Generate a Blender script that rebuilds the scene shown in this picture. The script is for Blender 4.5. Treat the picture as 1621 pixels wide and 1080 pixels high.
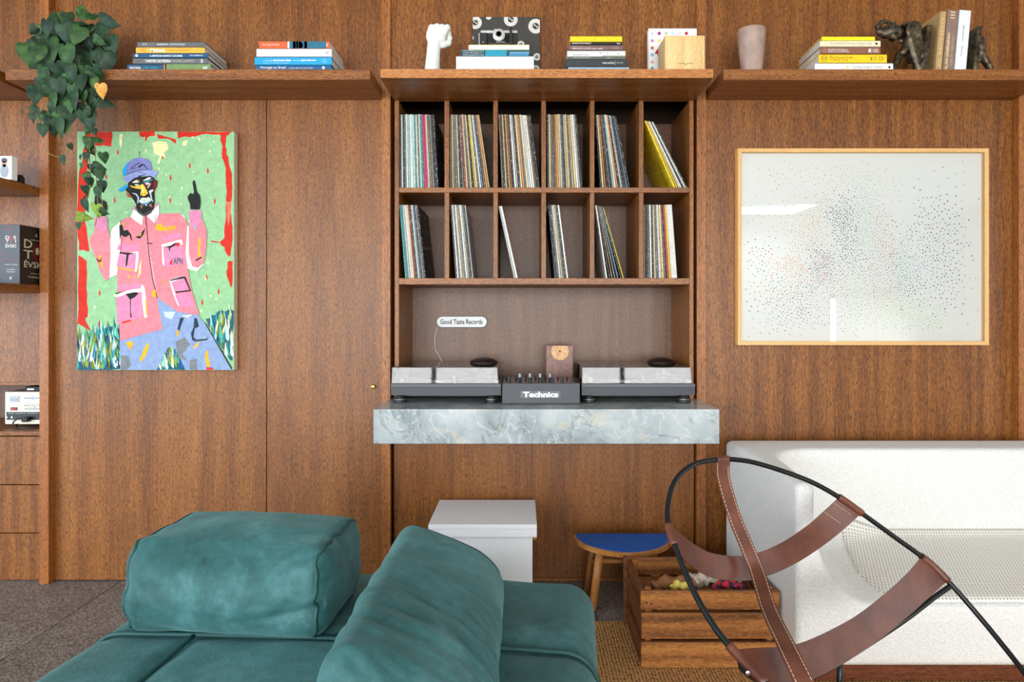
import bpy, bmesh, math, random
import numpy as np
from mathutils import Vector, Matrix, noise

# ------------------------------------------------------------------ camera, world, lights
SC = bpy.context.scene
for _o in list(bpy.data.objects):
    bpy.data.objects.remove(_o, do_unlink=True)
COL = SC.collection
FPX, CX, CY, CAMZ = 1023.0, 827.0, 500.0, 1.137
cam_d = bpy.data.cameras.new('camera')
cam_d.sensor_width = 36.0
cam_d.lens = FPX / 1621.0 * 36.0
cam_d.shift_x = (810.5 - CX) / 1621.0
cam_d.shift_y = -(540.0 - CY) / 1621.0
cam_d.clip_start = 0.05
cam = bpy.data.objects.new('camera', cam_d)
cam.location = (0, 0, CAMZ)
cam.rotation_euler = (math.pi / 2, 0, 0)
COL.objects.link(cam)
SC.camera = cam
SC.view_settings.view_transform = 'Standard'
SC.view_settings.look = 'None'
SC.view_settings.gamma = 1.0
SC.view_settings.use_curve_mapping = False
SC.view_settings.exposure = 0.43

world = bpy.data.worlds.new('world')
SC.world = world
world.use_nodes = True
wn = world.node_tree
wn.nodes['Background'].inputs[0].default_value = (0.80, 0.88, 1.0, 1)
wn.nodes['Background'].inputs[1].default_value = 1.2


def area(name, loc, rot, sx, sy, watts, color=(1, 1, 1)):
    l = bpy.data.lights.new(name, 'AREA')
    l.shape = 'RECTANGLE'
    l.size, l.size_y = sx, sy
    l.energy = watts
    l.color = color
    o = bpy.data.objects.new(name, l)
    o.location, o.rotation_euler = loc, rot
    COL.objects.link(o)
    return o


# daylight entering through the glazing behind the camera, the side window and the roof light
area('daylight_main', (-0.6, -4.35, 1.35), (math.pi / 2, 0, 0), 6.8, 2.3, 400, (1.0, 0.985, 0.96))
area('daylight_side', (-4.85, -0.6, 1.4), (0, -math.pi / 2, 0), 2.2, 3.4, 120, (0.74, 0.87, 1.0))
area('daylight_right_side', (6.85, -0.4, 1.4), (0, math.pi / 2, 0), 2.2, 3.0, 45, (1.0, 0.98, 0.95))
area('daylight_roof', (3.35, -3.2, 2.95), (0, 0, 0), 0.9, 0.8, 60, (0.95, 0.98, 1.0))
area('daylight_right', (5.1, -4.35, 0.8), (math.pi / 2, 0, 0), 1.2, 1.3, 36, (1.0, 0.99, 0.97))

# ------------------------------------------------------------------ helpers
R = random.Random(7)
ORG = {}          # object name -> world origin of the thing it belongs to


def P(px, py, D):
    return Vector(((px - CX) * D / FPX, D, CAMZ - (py - CY) * D / FPX))


def PX(px, D):
    return (px - CX) * D / FPX


def PZ(py, D):
    return CAMZ - (py - CY) * D / FPX


def link(o, parent, origin):
    COL.objects.link(o)
    if parent is not None:
        o.parent = parent
        ORG[o.name] = ORG[parent.name]
    else:
        o.location = origin
        ORG[o.name] = Vector(origin)
    return o


def tag(o, label=None, cat=None, group=None, kind=None):
    if label: o['label'] = label
    if cat: o['category'] = cat
    if group: o['group'] = group
    if kind: o['kind'] = kind
    return o


def thing(name, loc, label, cat, group=None):
    o = bpy.data.objects.new(name, None)
    o.empty_display_size = 0.05
    link(o, None, loc)
    return tag(o, label, cat, group)


def mesh(name, verts, faces, mats, parent=None, origin=(0, 0, 0), smooth=False, midx=None):
    if parent is not None:
        org = ORG[parent.name]
    else:
        org = Vector(origin)
    me = bpy.data.meshes.new(name)
    me.from_pydata([tuple(Vector(v) - org) for v in verts], [], faces)
    for m in (mats if isinstance(mats, (list, tuple)) else [mats]):
        me.materials.append(m)
    if midx is not None:
        me.polygons.foreach_set('material_index', midx)
    if smooth:
        me.polygons.foreach_set('use_smooth', [True] * len(me.polygons))
    me.update()
    o = bpy.data.objects.new(name, me)
    return link(o, parent, origin)


def from_bm(name, bm, mats, parent=None, origin=(0, 0, 0), smooth=False):
    org = ORG[parent.name] if parent is not None else Vector(origin)
    bmesh.ops.translate(bm, verts=bm.verts, vec=-org)
    bmesh.ops.recalc_face_normals(bm, faces=bm.faces)
    me = bpy.data.meshes.new(name)
    bm.to_mesh(me)
    bm.free()
    for m in (mats if isinstance(mats, (list, tuple)) else [mats]):
        me.materials.append(m)
    if smooth:
        me.polygons.foreach_set('use_smooth', [True] * len(me.polygons))
    o = bpy.data.objects.new(name, me)
    return link(o, parent, origin)


def bm_box(bm, x0, x1, y0, y1, z0, z1, bev=0.0, seg=1, mat=0):
    vs = [bm.verts.new(c) for c in ((x0, y0, z0), (x1, y0, z0), (x1, y1, z0), (x0, y1, z0),
                                    (x0, y0, z1), (x1, y0, z1), (x1, y1, z1), (x0, y1, z1))]
    fs = [bm.faces.new([vs[i] for i in f]) for f in ((3, 2, 1, 0), (4, 5, 6, 7), (0, 1, 5, 4),
                                                     (1, 2, 6, 5), (2, 3, 7, 6), (3, 0, 4, 7))]
    for f in fs: f.material_index = mat
    if bev > 0:
        es = list({e for f in fs for e in f.edges})
        r = bmesh.ops.bevel(bm, geom=es, offset=bev, segments=seg, profile=0.5, affect='EDGES')
        for f in r['faces']: f.material_index = mat
    return vs


def box(name, x0, x1, y0, y1, z0, z1, mat, parent=None, bev=0.001, seg=1, origin=None, rot=None):
    bm = bmesh.new()
    bm_box(bm, x0, x1, y0, y1, z0, z1, bev, seg)
    if rot is not None:
        c, ax, an = rot
        bmesh.ops.rotate(bm, verts=bm.verts, cent=c, matrix=Matrix.Rotation(an, 3, ax))
    if origin is None:
        origin = ((x0 + x1) / 2, (y0 + y1) / 2, z0)
    return from_bm(name, bm, mat, parent, origin)


def catmull(pts, n=8, closed=False):
    pts = [Vector(p) for p in pts]
    out = []
    m = len(pts)
    rng = range(m if closed else m - 1)
    for i in rng:
        if closed:
            p0, p1, p2, p3 = pts[(i - 1) % m], pts[i], pts[(i + 1) % m], pts[(i + 2) % m]
        else:
            p0, p1, p2, p3 = pts[max(i - 1, 0)], pts[i], pts[i + 1], pts[min(i + 2, m - 1)]
        for k in range(n):
            t = k / n
            out.append(0.5 * ((2 * p1) + (p2 - p0) * t + (2 * p0 - 5 * p1 + 4 * p2 - p3) * t * t
                              + (3 * p1 - p0 - 3 * p2 + p3) * t ** 3))
    if not closed: out.append(pts[-1])
    return out


def tube_geo(pts, r, seg=10, closed=False):
    """vertices and faces of a tube along pts; r a number or a list"""
    n = len(pts)
    rs = r if isinstance(r, (list, tuple)) else [r] * n
    V, F = [], []
    up = None
    for i, p in enumerate(pts):
        a = pts[(i - 1) % n] if (closed or i > 0) else p
        b = pts[(i + 1) % n] if (closed or i < n - 1) else p
        t = (b - a).normalized()
        if up is None:
            up = Vector((0, 0, 1)) if abs(t.z) < 0.9 else Vector((1, 0, 0))
        u = (up - t * up.dot(t))
        if u.length < 1e-5: u = t.orthogonal()
        u.normalize()
        up = u
        w = t.cross(u)
        for k in range(seg):
            an = 2 * math.pi * k / seg
            V.append(p + (u * math.cos(an) + w * math.sin(an)) * rs[i])
    for i in range(n if closed else n - 1):
        j = (i + 1) % n
        for k in range(seg):
            l = (k + 1) % seg
            F.append((i * seg + k, i * seg + l, j * seg + l, j * seg + k))
    if not closed:
        F.append(tuple(range(seg - 1, -1, -1)))
        F.append(tuple(range((n - 1) * seg, n * seg)))
    return V, F


def tube(name, pts, r, mat, parent=None, seg=10, closed=False, smooth_n=0, origin=None):
    pts = [Vector(p) for p in pts]
    if smooth_n:
        if isinstance(r, (list, tuple)):
            k = len(pts)
            r = [r[min(int(i / smooth_n), k - 1)] * (1 - (i % smooth_n) / smooth_n)
                 + r[min(int(i / smooth_n) + 1, k - 1)] * ((i % smooth_n) / smooth_n)
                 for i in range((k - 1) * smooth_n + 1)]
        pts = catmull(pts, smooth_n, closed)
    V, F = tube_geo(pts, r, seg, closed)
    return mesh(name, V, F, mat, parent, origin or pts[0], smooth=True)


def lathe(name, prof, c, mat, parent=None, seg=32, axis='Z', origin=None):
    V, F = [], []
    n = len(prof)
    for r, h in prof:
        for k in range(seg):
            a = 2 * math.pi * k / seg
            if axis == 'Z': V.append(Vector(c) + Vector((r * math.cos(a), r * math.sin(a), h)))
            else: V.append(Vector(c) + Vector((r * math.cos(a), -h, r * math.sin(a))))
    for i in range(n - 1):
        for k in range(seg):
            l = (k + 1) % seg
            F.append((i * seg + k, i * seg + l, (i + 1) * seg + l, (i + 1) * seg + k))
    F.append(tuple(range(seg - 1, -1, -1)))
    F.append(tuple(range((n - 1) * seg, n * seg)))
    o = mesh(name, V, F, mat, parent, origin or c, smooth=True)
    autosmooth(o)
    return o


def autosmooth(o, ang=0.6):
    me = o.data
    bm = bmesh.new()
    bm.from_mesh(me)
    for e in bm.edges:
        if len(e.link_faces) == 2 and e.calc_face_angle(0) > ang: e.smooth = False
    bm.to_mesh(me)
    bm.free()


def ribbon(name, pts, widths, wdirs, th, mat, parent=None, n=8, nrm_hint=None):
    """flat strap: path pts, width vector direction(s), thickness"""
    path = catmull(pts, n)
    m = len(pts)
    V, F = [], []
    N = len(path)
    for i, p in enumerate(path):
        s = min(i / n, m - 1)
        a, f = int(min(s, m - 2)), s - int(min(s, m - 2))
        w = widths[a] * (1 - f) + widths[a + 1] * f if isinstance(widths, (list, tuple)) else widths
        wd = (Vector(wdirs[a]) * (1 - f) + Vector(wdirs[a + 1]) * f) if isinstance(wdirs, list) else Vector(wdirs)
        t = (path[min(i + 1, N - 1)] - path[max(i - 1, 0)]).normalized()
        wd = (wd - t * wd.dot(t)).normalized()
        nn = t.cross(wd).normalized()
        for sx, sz in ((-1, -1), (1, -1), (1, 1), (-1, 1)):
            V.append(p + wd * (sx * w / 2) + nn * (sz * th / 2))
    for i in range(N - 1):
        for k in range(4):
            l = (k + 1) % 4
            F.append((i * 4 + k, i * 4 + l, (i + 1) * 4 + l, (i + 1) * 4 + k))
    F.append((3, 2, 1, 0))
    F.append(tuple((N - 1) * 4 + k for k in range(4)))
    o = mesh(name, V, F, mat, parent, pts[0], smooth=True)
    autosmooth(o)
    return o


def tri_poly(pts):
    from mathutils.geometry import tessellate_polygon
    return tessellate_polygon([[Vector((p[0], p[1], 0)) for p in pts]])


def text_geo(s, bold=0.0, spacing=1.0):
    cu = bpy.data.curves.new('t', 'FONT')
    cu.body = s
    cu.resolution_u = 2
    cu.offset = bold
    cu.space_character = spacing
    o = bpy.data.objects.new('t', cu)
    COL.objects.link(o)
    dg = bpy.context.evaluated_depsgraph_get()
    me = o.evaluated_get(dg).to_mesh()
    V = [v.co.copy() for v in me.vertices]
    F = [tuple(p.vertices) for p in me.polygons]
    o.evaluated_get(dg).to_mesh_clear()
    bpy.data.objects.remove(o)
    bpy.data.curves.remove(cu)
    return V, F


_TX = {}


def lettering(s, x0, x1, z0, z1, y, mat, parent, bold=0.0, vertical=False, name='lettering', fn=None):
    """flat print in the X-Z plane facing the camera, fitted to the rectangle; fn maps (u,v) in 0..1 elsewhere"""
    key = (s, bold)
    if key not in _TX: _TX[key] = text_geo(s, bold)
    V, F = _TX[key]
    if not V: return None
    ax, bx_ = min(v.x for v in V), max(v.x for v in V)
    az, bz = min(v.y for v in V), max(v.y for v in V)
    W = []
    for v in V:
        u, w = (v.x - ax) / max(bx_ - ax, 1e-6), (v.y - az) / max(bz - az, 1e-6)
        if fn: W.append(fn(u, w))
        elif vertical: W.append(Vector((x1 - (x1 - x0) * w, y, z0 + (z1 - z0) * u)))
        else: W.append(Vector((x0 + (x1 - x0) * u, y, z0 + (z1 - z0) * w)))
    return mesh(name, W, F, mat, parent, W[0])


# ------------------------------------------------------------------ signed-distance meshing (surface nets)
def surface_nets(f, lo, hi, h):
    lo, hi = np.array(lo, float), np.array(hi, float)
    n = np.ceil((hi - lo) / h).astype(int) + 1
    ax = [lo[i] + h * np.arange(n[i]) for i in range(3)]
    X, Y, Z = np.meshgrid(*ax, indexing='ij')
    v = f(X, Y, Z)
    ins = v < 0
    c = np.zeros(tuple(n - 1), int)
    acc = np.zeros(tuple(n - 1) + (3,))
    cnt = np.zeros(tuple(n - 1))
    S = lambda a, d: a[d[0]:n[0] - 1 + d[0], d[1]:n[1] - 1 + d[1], d[2]:n[2] - 1 + d[2]]
    for axis in range(3):
        o1, o2 = [k for k in range(3) if k != axis]
        for a in (0, 1):
            for b in (0, 1):
                d0 = [0, 0, 0]; d0[o1] = a; d0[o2] = b
                d1 = list(d0); d1[axis] = 1
                v0, v1 = S(v, d0), S(v, d1)
                m = (v0 < 0) != (v1 < 0)
                t = np.where(m, v0 / np.where(m, v0 - v1, 1), 0)
                p = np.zeros(tuple(n - 1) + (3,))
                p[..., o1] = a; p[..., o2] = b; p[..., axis] = t
                acc += np.where(m[..., None], p, 0)
                cnt += m
    mixed = cnt > 0
    idx = -np.ones(tuple(n - 1), int)
    idx[mixed] = np.arange(mixed.sum())
    I = np.argwhere(mixed)
    V = lo + h * (I + acc[mixed] / cnt[mixed][:, None])
    F = []
    for axis in range(3):
        o1, o2 = [(1, 2), (2, 0), (0, 1)][axis]
        s0 = [slice(None)] * 3; s1 = [slice(None)] * 3
        s0[axis] = slice(0, n[axis] - 1); s1[axis] = slice(1, n[axis])
        m = ins[tuple(s0)] != ins[tuple(s1)]
        E = np.argwhere(m)
        E = E[(E[:, o1] > 0) & (E[:, o2] > 0) & (E[:, o1] < n[o1] - 1) & (E[:, o2] < n[o2] - 1)]
        q = []
        for a, b in ((-1, -1), (0, -1), (0, 0), (-1, 0)):
            e = E.copy(); e[:, o1] += a; e[:, o2] += b
            q.append(idx[e[:, 0], e[:, 1], e[:, 2]])
        q = np.stack(q, 1)
        flip = ~ins[E[:, 0], E[:, 1], E[:, 2]]
        q[flip] = q[flip][:, ::-1]
        F.append(q)
    return V, np.concatenate(F)


def sdf_obj(name, f, lo, hi, h, mat, parent=None, origin=(0, 0, 0), relax=1):
    V, F = surface_nets(f, lo, hi, h)
    F = F[(F >= 0).all(1)]
    for _ in range(relax):
        s = np.zeros_like(V); k = np.zeros(len(V))
        for a, b in ((0, 1), (1, 2), (2, 3), (3, 0)):
            np.add.at(s, F[:, a], V[F[:, b]]); np.add.at(k, F[:, a], 1)
            np.add.at(s, F[:, b], V[F[:, a]]); np.add.at(k, F[:, b], 1)
        V = V * 0.5 + 0.5 * s / np.maximum(k, 1)[:, None]
    return mesh(name, V.tolist(), F.tolist(), mat, parent, origin, smooth=True)


def s_caps(a, b, ra, rb=None):
    a, b = np.array(a, float), np.array(b, float)
    rb = ra if rb is None else rb

    def f(X, Y, Z):
        d = b - a
        t = np.clip(((X - a[0]) * d[0] + (Y - a[1]) * d[1] + (Z - a[2]) * d[2]) / (d @ d), 0, 1)
        return np.sqrt((X - a[0] - t * d[0]) ** 2 + (Y - a[1] - t * d[1]) ** 2 + (Z - a[2] - t * d[2]) ** 2) - (ra + (rb - ra) * t)
    return f


def s_ell(c, r, rot=0.0):
    c, r = np.array(c, float), np.array(r, float)
    co, si = math.cos(rot), math.sin(rot)

    def f(X, Y, Z):
        x, y, z = X - c[0], Y - c[1], Z - c[2]
        x, z = x * co + z * si, -x * si + z * co
        k0 = np.sqrt((x / r[0]) ** 2 + (y / r[1]) ** 2 + (z / r[2]) ** 2)
        return (k0 - 1) * r.min()
    return f


def s_box(c, hs, r=0.0, rot=0.0):
    c, hs = np.array(c, float), np.array(hs, float)
    co, si = math.cos(rot), math.sin(rot)

    def f(X, Y, Z):
        x, y, z = X - c[0], Y - c[1], Z - c[2]
        x, z = x * co + z * si, -x * si + z * co
        qx, qy, qz = abs(x) - hs[0] + r, abs(y) - hs[1] + r, abs(z) - hs[2] + r
        return np.sqrt(np.maximum(qx, 0) ** 2 + np.maximum(qy, 0) ** 2 + np.maximum(qz, 0) ** 2) \
            + np.minimum(np.maximum(np.maximum(qx, qy), qz), 0) - r
    return f


def s_union(fs, k):
    def f(X, Y, Z):
        d = fs[0](X, Y, Z)
        for g in fs[1:]:
            e = g(X, Y, Z)
            hh = np.clip(0.5 + 0.5 * (e - d) / k, 0, 1)
            d = e + (d - e) * hh - k * hh * (1 - hh)
        return d
    return f


def r_max(a, b, r):
    return np.minimum(-r, np.maximum(a, b)) + np.sqrt(np.maximum(r + a, 0) ** 2 + np.maximum(r + b, 0) ** 2)


# ------------------------------------------------------------------ materials
MATS = {}


def nmat(name):
    m = bpy.data.materials.new(name)
    m.use_nodes = True
    nt = m.node_tree
    b = nt.nodes['Principled BSDF']
    return m, nt, b


def nd(nt, typ, **kw):
    n = nt.nodes.new(typ)
    for k, v in kw.items():
        if k.startswith('i_'):
            key = k[2:]
            n.inputs[int(key) if key.isdigit() else key].default_value = v
        else:
            setattr(n, k, v)
    return n


def ramp(nt, src, stops):
    r = nt.nodes.new('ShaderNodeValToRGB')
    e = r.color_ramp.elements
    while len(e) < len(stops): e.new(0.5)
    for i, (p, c) in enumerate(stops):
        e[i].position = p
        e[i].color = tuple(c) + (1,) if len(c) == 3 else c
    nt.links.new(src, r.inputs[0])
    return r.outputs[0]


def mixc(nt, fac, a, b, mode='MIX'):
    m = nt.nodes.new('ShaderNodeMix')
    m.data_type = 'RGBA'
    m.blend_type = mode
    for s, v in ((0, fac), (6, a), (7, b)):
        if isinstance(v, (int, float)): m.inputs[s].default_value = v
        elif isinstance(v, tuple): m.inputs[s].default_value = v + (1,) if len(v) == 3 else v
        else: nt.links.new(v, m.inputs[s])
    return m.outputs[2]


def coords(nt, scale=(1, 1, 1), rnd=0.0):
    tc = nt.nodes.new('ShaderNodeTexCoord')
    mp = nt.nodes.new('ShaderNodeMapping')
    mp.inputs['Scale'].default_value = scale
    nt.links.new(tc.outputs['Object'], mp.inputs[0])
    if rnd:
        oi = nt.nodes.new('ShaderNodeObjectInfo')
        cb = nt.nodes.new('ShaderNodeCombineXYZ')
        for k, f in enumerate((rnd, rnd * 1.7, rnd * 2.3)):
            mu = nd(nt, 'ShaderNodeMath', operation='MULTIPLY', i_1=f)
            nt.links.new(oi.outputs['Random'], mu.inputs[0])
            nt.links.new(mu.outputs[0], cb.inputs[k])
        nt.links.new(cb.outputs[0], mp.inputs['Location'])
    return mp.outputs[0]


def noisev(nt, vec, scale, detail=3, rough=0.55, dist=0.0):
    n = nd(nt, 'ShaderNodeTexNoise', i_Scale=scale, i_Detail=detail, i_Roughness=rough, i_Distortion=dist)
    nt.links.new(vec, n.inputs['Vector'])
    return n.outputs['Fac']


def bump(nt, b, h, strength, dist=0.002):
    n = nd(nt, 'ShaderNodeBump', i_Strength=strength, i_Distance=dist)
    nt.links.new(h, n.inputs['Height'])
    nt.links.new(n.outputs[0], b.inputs['Normal'])


def lin(r, g, b):
    f = lambda c: ((c / 255 + 0.055) / 1.055) ** 2.4 if c > 10 else c / 255 / 12.92
    return (f(r), f(g), f(b))


def plain(r, g, b, rough=0.6, metal=0.0, name=None, noise_amt=0.12):
    """even-coloured stuff with a little grain; colours given as 0-255 sRGB"""
    key = ('plain', r, g, b, rough, metal)
    if key in MATS: return MATS[key]
    m, nt, bs = nmat(name or 'plain_%d_%d_%d' % (r, g, b))
    c = lin(r, g, b)
    v = noisev(nt, coords(nt, (1, 1, 1), 3.0), 60, 3)
    col = ramp(nt, v, [(0.25, tuple(x * (1 - noise_amt) for x in c)), (0.75, tuple(min(1, x * (1 + noise_amt)) for x in c))])
    nt.links.new(col, bs.inputs['Base Color'])
    bs.inputs['Roughness'].default_value = rough
    bs.inputs['Metallic'].default_value = metal
    MATS[key] = m
    return m


def wood(name, axis, dark, mid, light, rough=0.40, fine=1.0, spec=0.5, band=0.36, porek=1.0):
    """veneer with grain along axis 'X', 'Y' or 'Z'"""
    if name in MATS: return MATS[name]
    m, nt, bs = nmat(name)
    k = {'X': 0, 'Y': 1, 'Z': 2}[axis]

    def st(cross, along):
        s = [cross] * 3
        s[k] = along
        return tuple(s)
    broad = noisev(nt, coords(nt, st(7.0, 0.6), 9.0), 1.0, 4, 0.6, 1.2)
    wv = nd(nt, 'ShaderNodeTexWave', wave_type='RINGS', rings_direction=axis, i_Scale=1.0, i_Distortion=7.0, i_Detail=2.0)
    wv.inputs['Detail Scale'].default_value = 1.2
    nt.links.new(coords(nt, st(7.0, 0.5), 9.0), wv.inputs['Vector'])
    fib = noisev(nt, coords(nt, st(190 * fine, 6.0), 9.0), 1.0, 4, 0.65)
    pore = noisev(nt, coords(nt, st(520 * fine, 60.0), 9.0), 1.0, 2, 0.6)
    a = mixc(nt, 0.30, broad, wv.outputs['Fac'])
    a = mixc(nt, band, fib, a)
    col = ramp(nt, a, [(0.28, dark), (0.50, mid), (0.74, light)])
    pf = ramp(nt, pore, [(0.36, (0.95 * porek,) * 3), (0.48, (0, 0, 0))])
    col2 = mixc(nt, pf, col, tuple(x * 0.5 for x in dark))
    lf = ramp(nt, pore, [(0.58, (0, 0, 0)), (0.72, (0.55, 0.55, 0.55))])
    col3 = mixc(nt, lf, col2, tuple(min(1, x * 1.35) for x in light))
    oi = nt.nodes.new('ShaderNodeObjectInfo')
    mr = nd(nt, 'ShaderNodeMapRange', i_3=0.94, i_4=1.06)
    nt.links.new(oi.outputs['Random'], mr.inputs[0])
    cc = nt.nodes.new('ShaderNodeCombineColor')
    for q in range(3): nt.links.new(mr.outputs[0], cc.inputs[q])
    nt.links.new(mixc(nt, 1.0, col3, cc.outputs[0], 'MULTIPLY'), bs.inputs['Base Color'])
    bs.inputs['Roughness'].default_value = rough
    bs.inputs['Specular IOR Level'].default_value = spec
    bump(nt, bs, pore, 0.25, 0.0008)
    MATS[name] = m
    return m


WD = (lin(82, 42, 11), lin(134, 79, 28), lin(168, 108, 46))
W_Z = wood('veneer_vertical', 'Z', *WD)
W_X = wood('veneer_horizontal', 'X', lin(86, 45, 14), lin(138, 81, 31), lin(172, 111, 50))
W_Y = wood('veneer_depth', 'Y', *WD)
W_EDGE = wood('veneer_front_edge', 'X', lin(160, 98, 46), lin(190, 122, 62), lin(212, 146, 84), band=0.3)
W_POST = wood('veneer_post', 'Z', lin(116, 64, 24), lin(154, 91, 38), lin(182, 117, 56), band=0.35)
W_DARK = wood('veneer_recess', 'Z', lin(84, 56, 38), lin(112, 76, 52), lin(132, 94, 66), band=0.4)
WHITE_WALL = plain(236, 236, 232, 0.9, name='white_plaster')
BLACK = plain(24, 25, 27, 0.5, name='black_plastic')
BLACKS = plain(20, 22, 24, 0.28, name='black_gloss')
PAPER = plain(214, 208, 196, 0.85, name='book_pages')
WHITE = plain(238, 240, 242, 0.5, name='white_lacquer', noise_amt=0.02)
CHROME = plain(200, 200, 205, 0.25, 1.0, name='steel')
GOLD = plain(196, 160, 96, 0.3, 1.0, name='brass')


def glass_thin(name, tint, refl, rough=0.02, ior=1.5):
    if name in MATS: return MATS[name]
    m = bpy.data.materials.new(name)
    m.use_nodes = True
    nt = m.node_tree
    nt.nodes.clear()
    out = nt.nodes.new('ShaderNodeOutputMaterial')
    tr = nd(nt, 'ShaderNodeBsdfTransparent')
    tr.inputs[0].default_value = tint + (1,)
    gl = nd(nt, 'ShaderNodeBsdfGlossy', i_Roughness=rough)
    fr = nd(nt, 'ShaderNodeFresnel', i_IOR=ior)
    mx = nt.nodes.new('ShaderNodeMixShader')
    ad = nd(nt, 'ShaderNodeMath', operation='ADD', use_clamp=True, i_1=refl)
    nt.links.new(fr.outputs[0], ad.inputs[0])
    nt.links.new(ad.outputs[0], mx.inputs[0])
    nt.links.new(tr.outputs[0], mx.inputs[1])
    nt.links.new(gl.outputs[0], mx.inputs[2])
    nt.links.new(mx.outputs[0], out.inputs[0])
    MATS[name] = m
    return m

# ------------------------------------------------------------------ the room
YW = 2.77            # face of the panelled wall
CEIL = 2.565


def struct(o): return tag(o, kind='structure')


def terrazzo():
    m, nt, bs = nmat('dark_granite')
    c = coords(nt)
    v = nd(nt, 'ShaderNodeTexVoronoi', i_Scale=230.0)
    nt.links.new(c, v.inputs['Vector'])
    col = ramp(nt, v.outputs['Color'], [(0.15, lin(66, 62, 58)), (0.5, lin(112, 106, 100)), (0.85, lin(160, 152, 146))])
    n2 = noisev(nt, c, 3.0, 3)
    sh = ramp(nt, n2, [(0.3, (0.82, 0.82, 0.82)), (0.7, (1.05, 1.05, 1.05))])
    nt.links.new(mixc(nt, 1.0, col, sh, 'MULTIPLY'), bs.inputs['Base Color'])
    bs.inputs['Roughness'].default_value = 0.45
    return m


GRANITE = terrazzo()
floor = struct(box('floor', -4.9, 6.6, -4.3, 3.4, -0.2, -0.012, plain(70, 62, 58, 0.8), bev=0, origin=(0, 0, 0)))
ORG[floor.name] = Vector((0, 0, 0))
xs = [-3.72 + 1.0 * i for i in range(8)]
ys = [-1.2 + 1.0 * i for i in range(6)]
_tile = None
for i, x in enumerate(xs):
    for y in ys:
        if _tile is None:
            _tile = box('floor_tile', -0.4985, 0.4985, -0.4985, 0.4985, -0.012, 0.0, GRANITE, None, 0.0015, origin=(0, 0, 0))
            o = _tile
        else:
            o = _tile.copy(); COL.objects.link(o); ORG[o.name] = Vector((0, 0, 0))
        o.parent = floor
        o.location = (x + 0.5, y + 0.5, 0)

# ceiling with a roof-light opening
ceil = struct(box('ceiling', -4.9, 6.6, -2.8, 3.4, CEIL, CEIL + 0.1, WHITE_WALL, bev=0))
for (a, b, c, d) in ((-4.9, 2.9, -4.3, -2.8), (3.8, 6.6, -4.3, -2.8), (2.9, 3.8, -4.3, -3.6)):
    struct(box('ceiling', a, b, c, d, CEIL, CEIL + 0.1, WHITE_WALL, bev=0))
struct(box('wall_left', -4.7, -4.6, -4.3, -2.4, 0, CEIL, WHITE_WALL, bev=0))
struct(box('wall_left', -4.7, -4.6, 1.2, 3.4, 0, CEIL, WHITE_WALL, bev=0))
struct(box('wall_left', -4.7, -4.6, -2.4, 1.2, 0, 0.3, WHITE_WALL, bev=0))
struct(box('wall_left', -4.7, -4.6, -2.4, 1.2, 2.45, CEIL, WHITE_WALL, bev=0))
for a, b, c, d in ((-4.3, -2.0, 0, CEIL), (1.2, 3.4, 0, CEIL), (-2.0, 1.2, 0, 0.3), (-2.0, 1.2, 2.45, CEIL)):
    struct(box('wall_right', 6.5, 6.6, a, b, c, d, WHITE_WALL, bev=0))
# wall behind the camera, with wide glazing and a lower window
FW = (-4.12, -4.0)
for a, b, c, d in ((-4.6, -4.0, 0, CEIL), (-4.0, 2.8, 0, 0.12), (-4.0, 2.8, 2.45, CEIL), (2.8, 4.5, 0, CEIL),
                   (4.5, 5.7, 0, 0.12), (4.5, 5.7, 1.45, CEIL), (5.7, 6.5, 0, CEIL)):
    struct(box('wall_front', a, b, FW[0], FW[1], c, d, WHITE_WALL, bev=0))
PANE = glass_thin('window_glass', (0.97, 0.98, 0.98), 0.02)


def window(name, x0, x1, z0, z1, n):
    w = bpy.data.objects.new(name, None)
    link(w, None, (x0, FW[0], z0))
    tag(w, kind='structure')
    for i in range(n + 1):
        x = x0 + (x1 - x0) * i / n
        box('mullion', x - 0.03, x + 0.03, -4.09, -4.03, z0, z1, plain(40, 40, 42, 0.5), w)
    for z in (z0, z1 - 0.06):
        box('rail', x0, x1, -4.088, -4.032, z, z + 0.06, plain(40, 40, 42, 0.5), w)
    for i in range(n):
        a, b = x0 + (x1 - x0) * i / n, x0 + (x1 - x0) * (i + 1) / n
        box('pane', a + 0.03, b - 0.03, -4.064, -4.058, z0 + 0.06, z1 - 0.06, PANE, w, 0)
    return w


window('window_1', -4.0, 2.8, 0.12, 2.45, 5)
window('window_2', 4.5, 5.7, 0.12, 1.45, 1)


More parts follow.
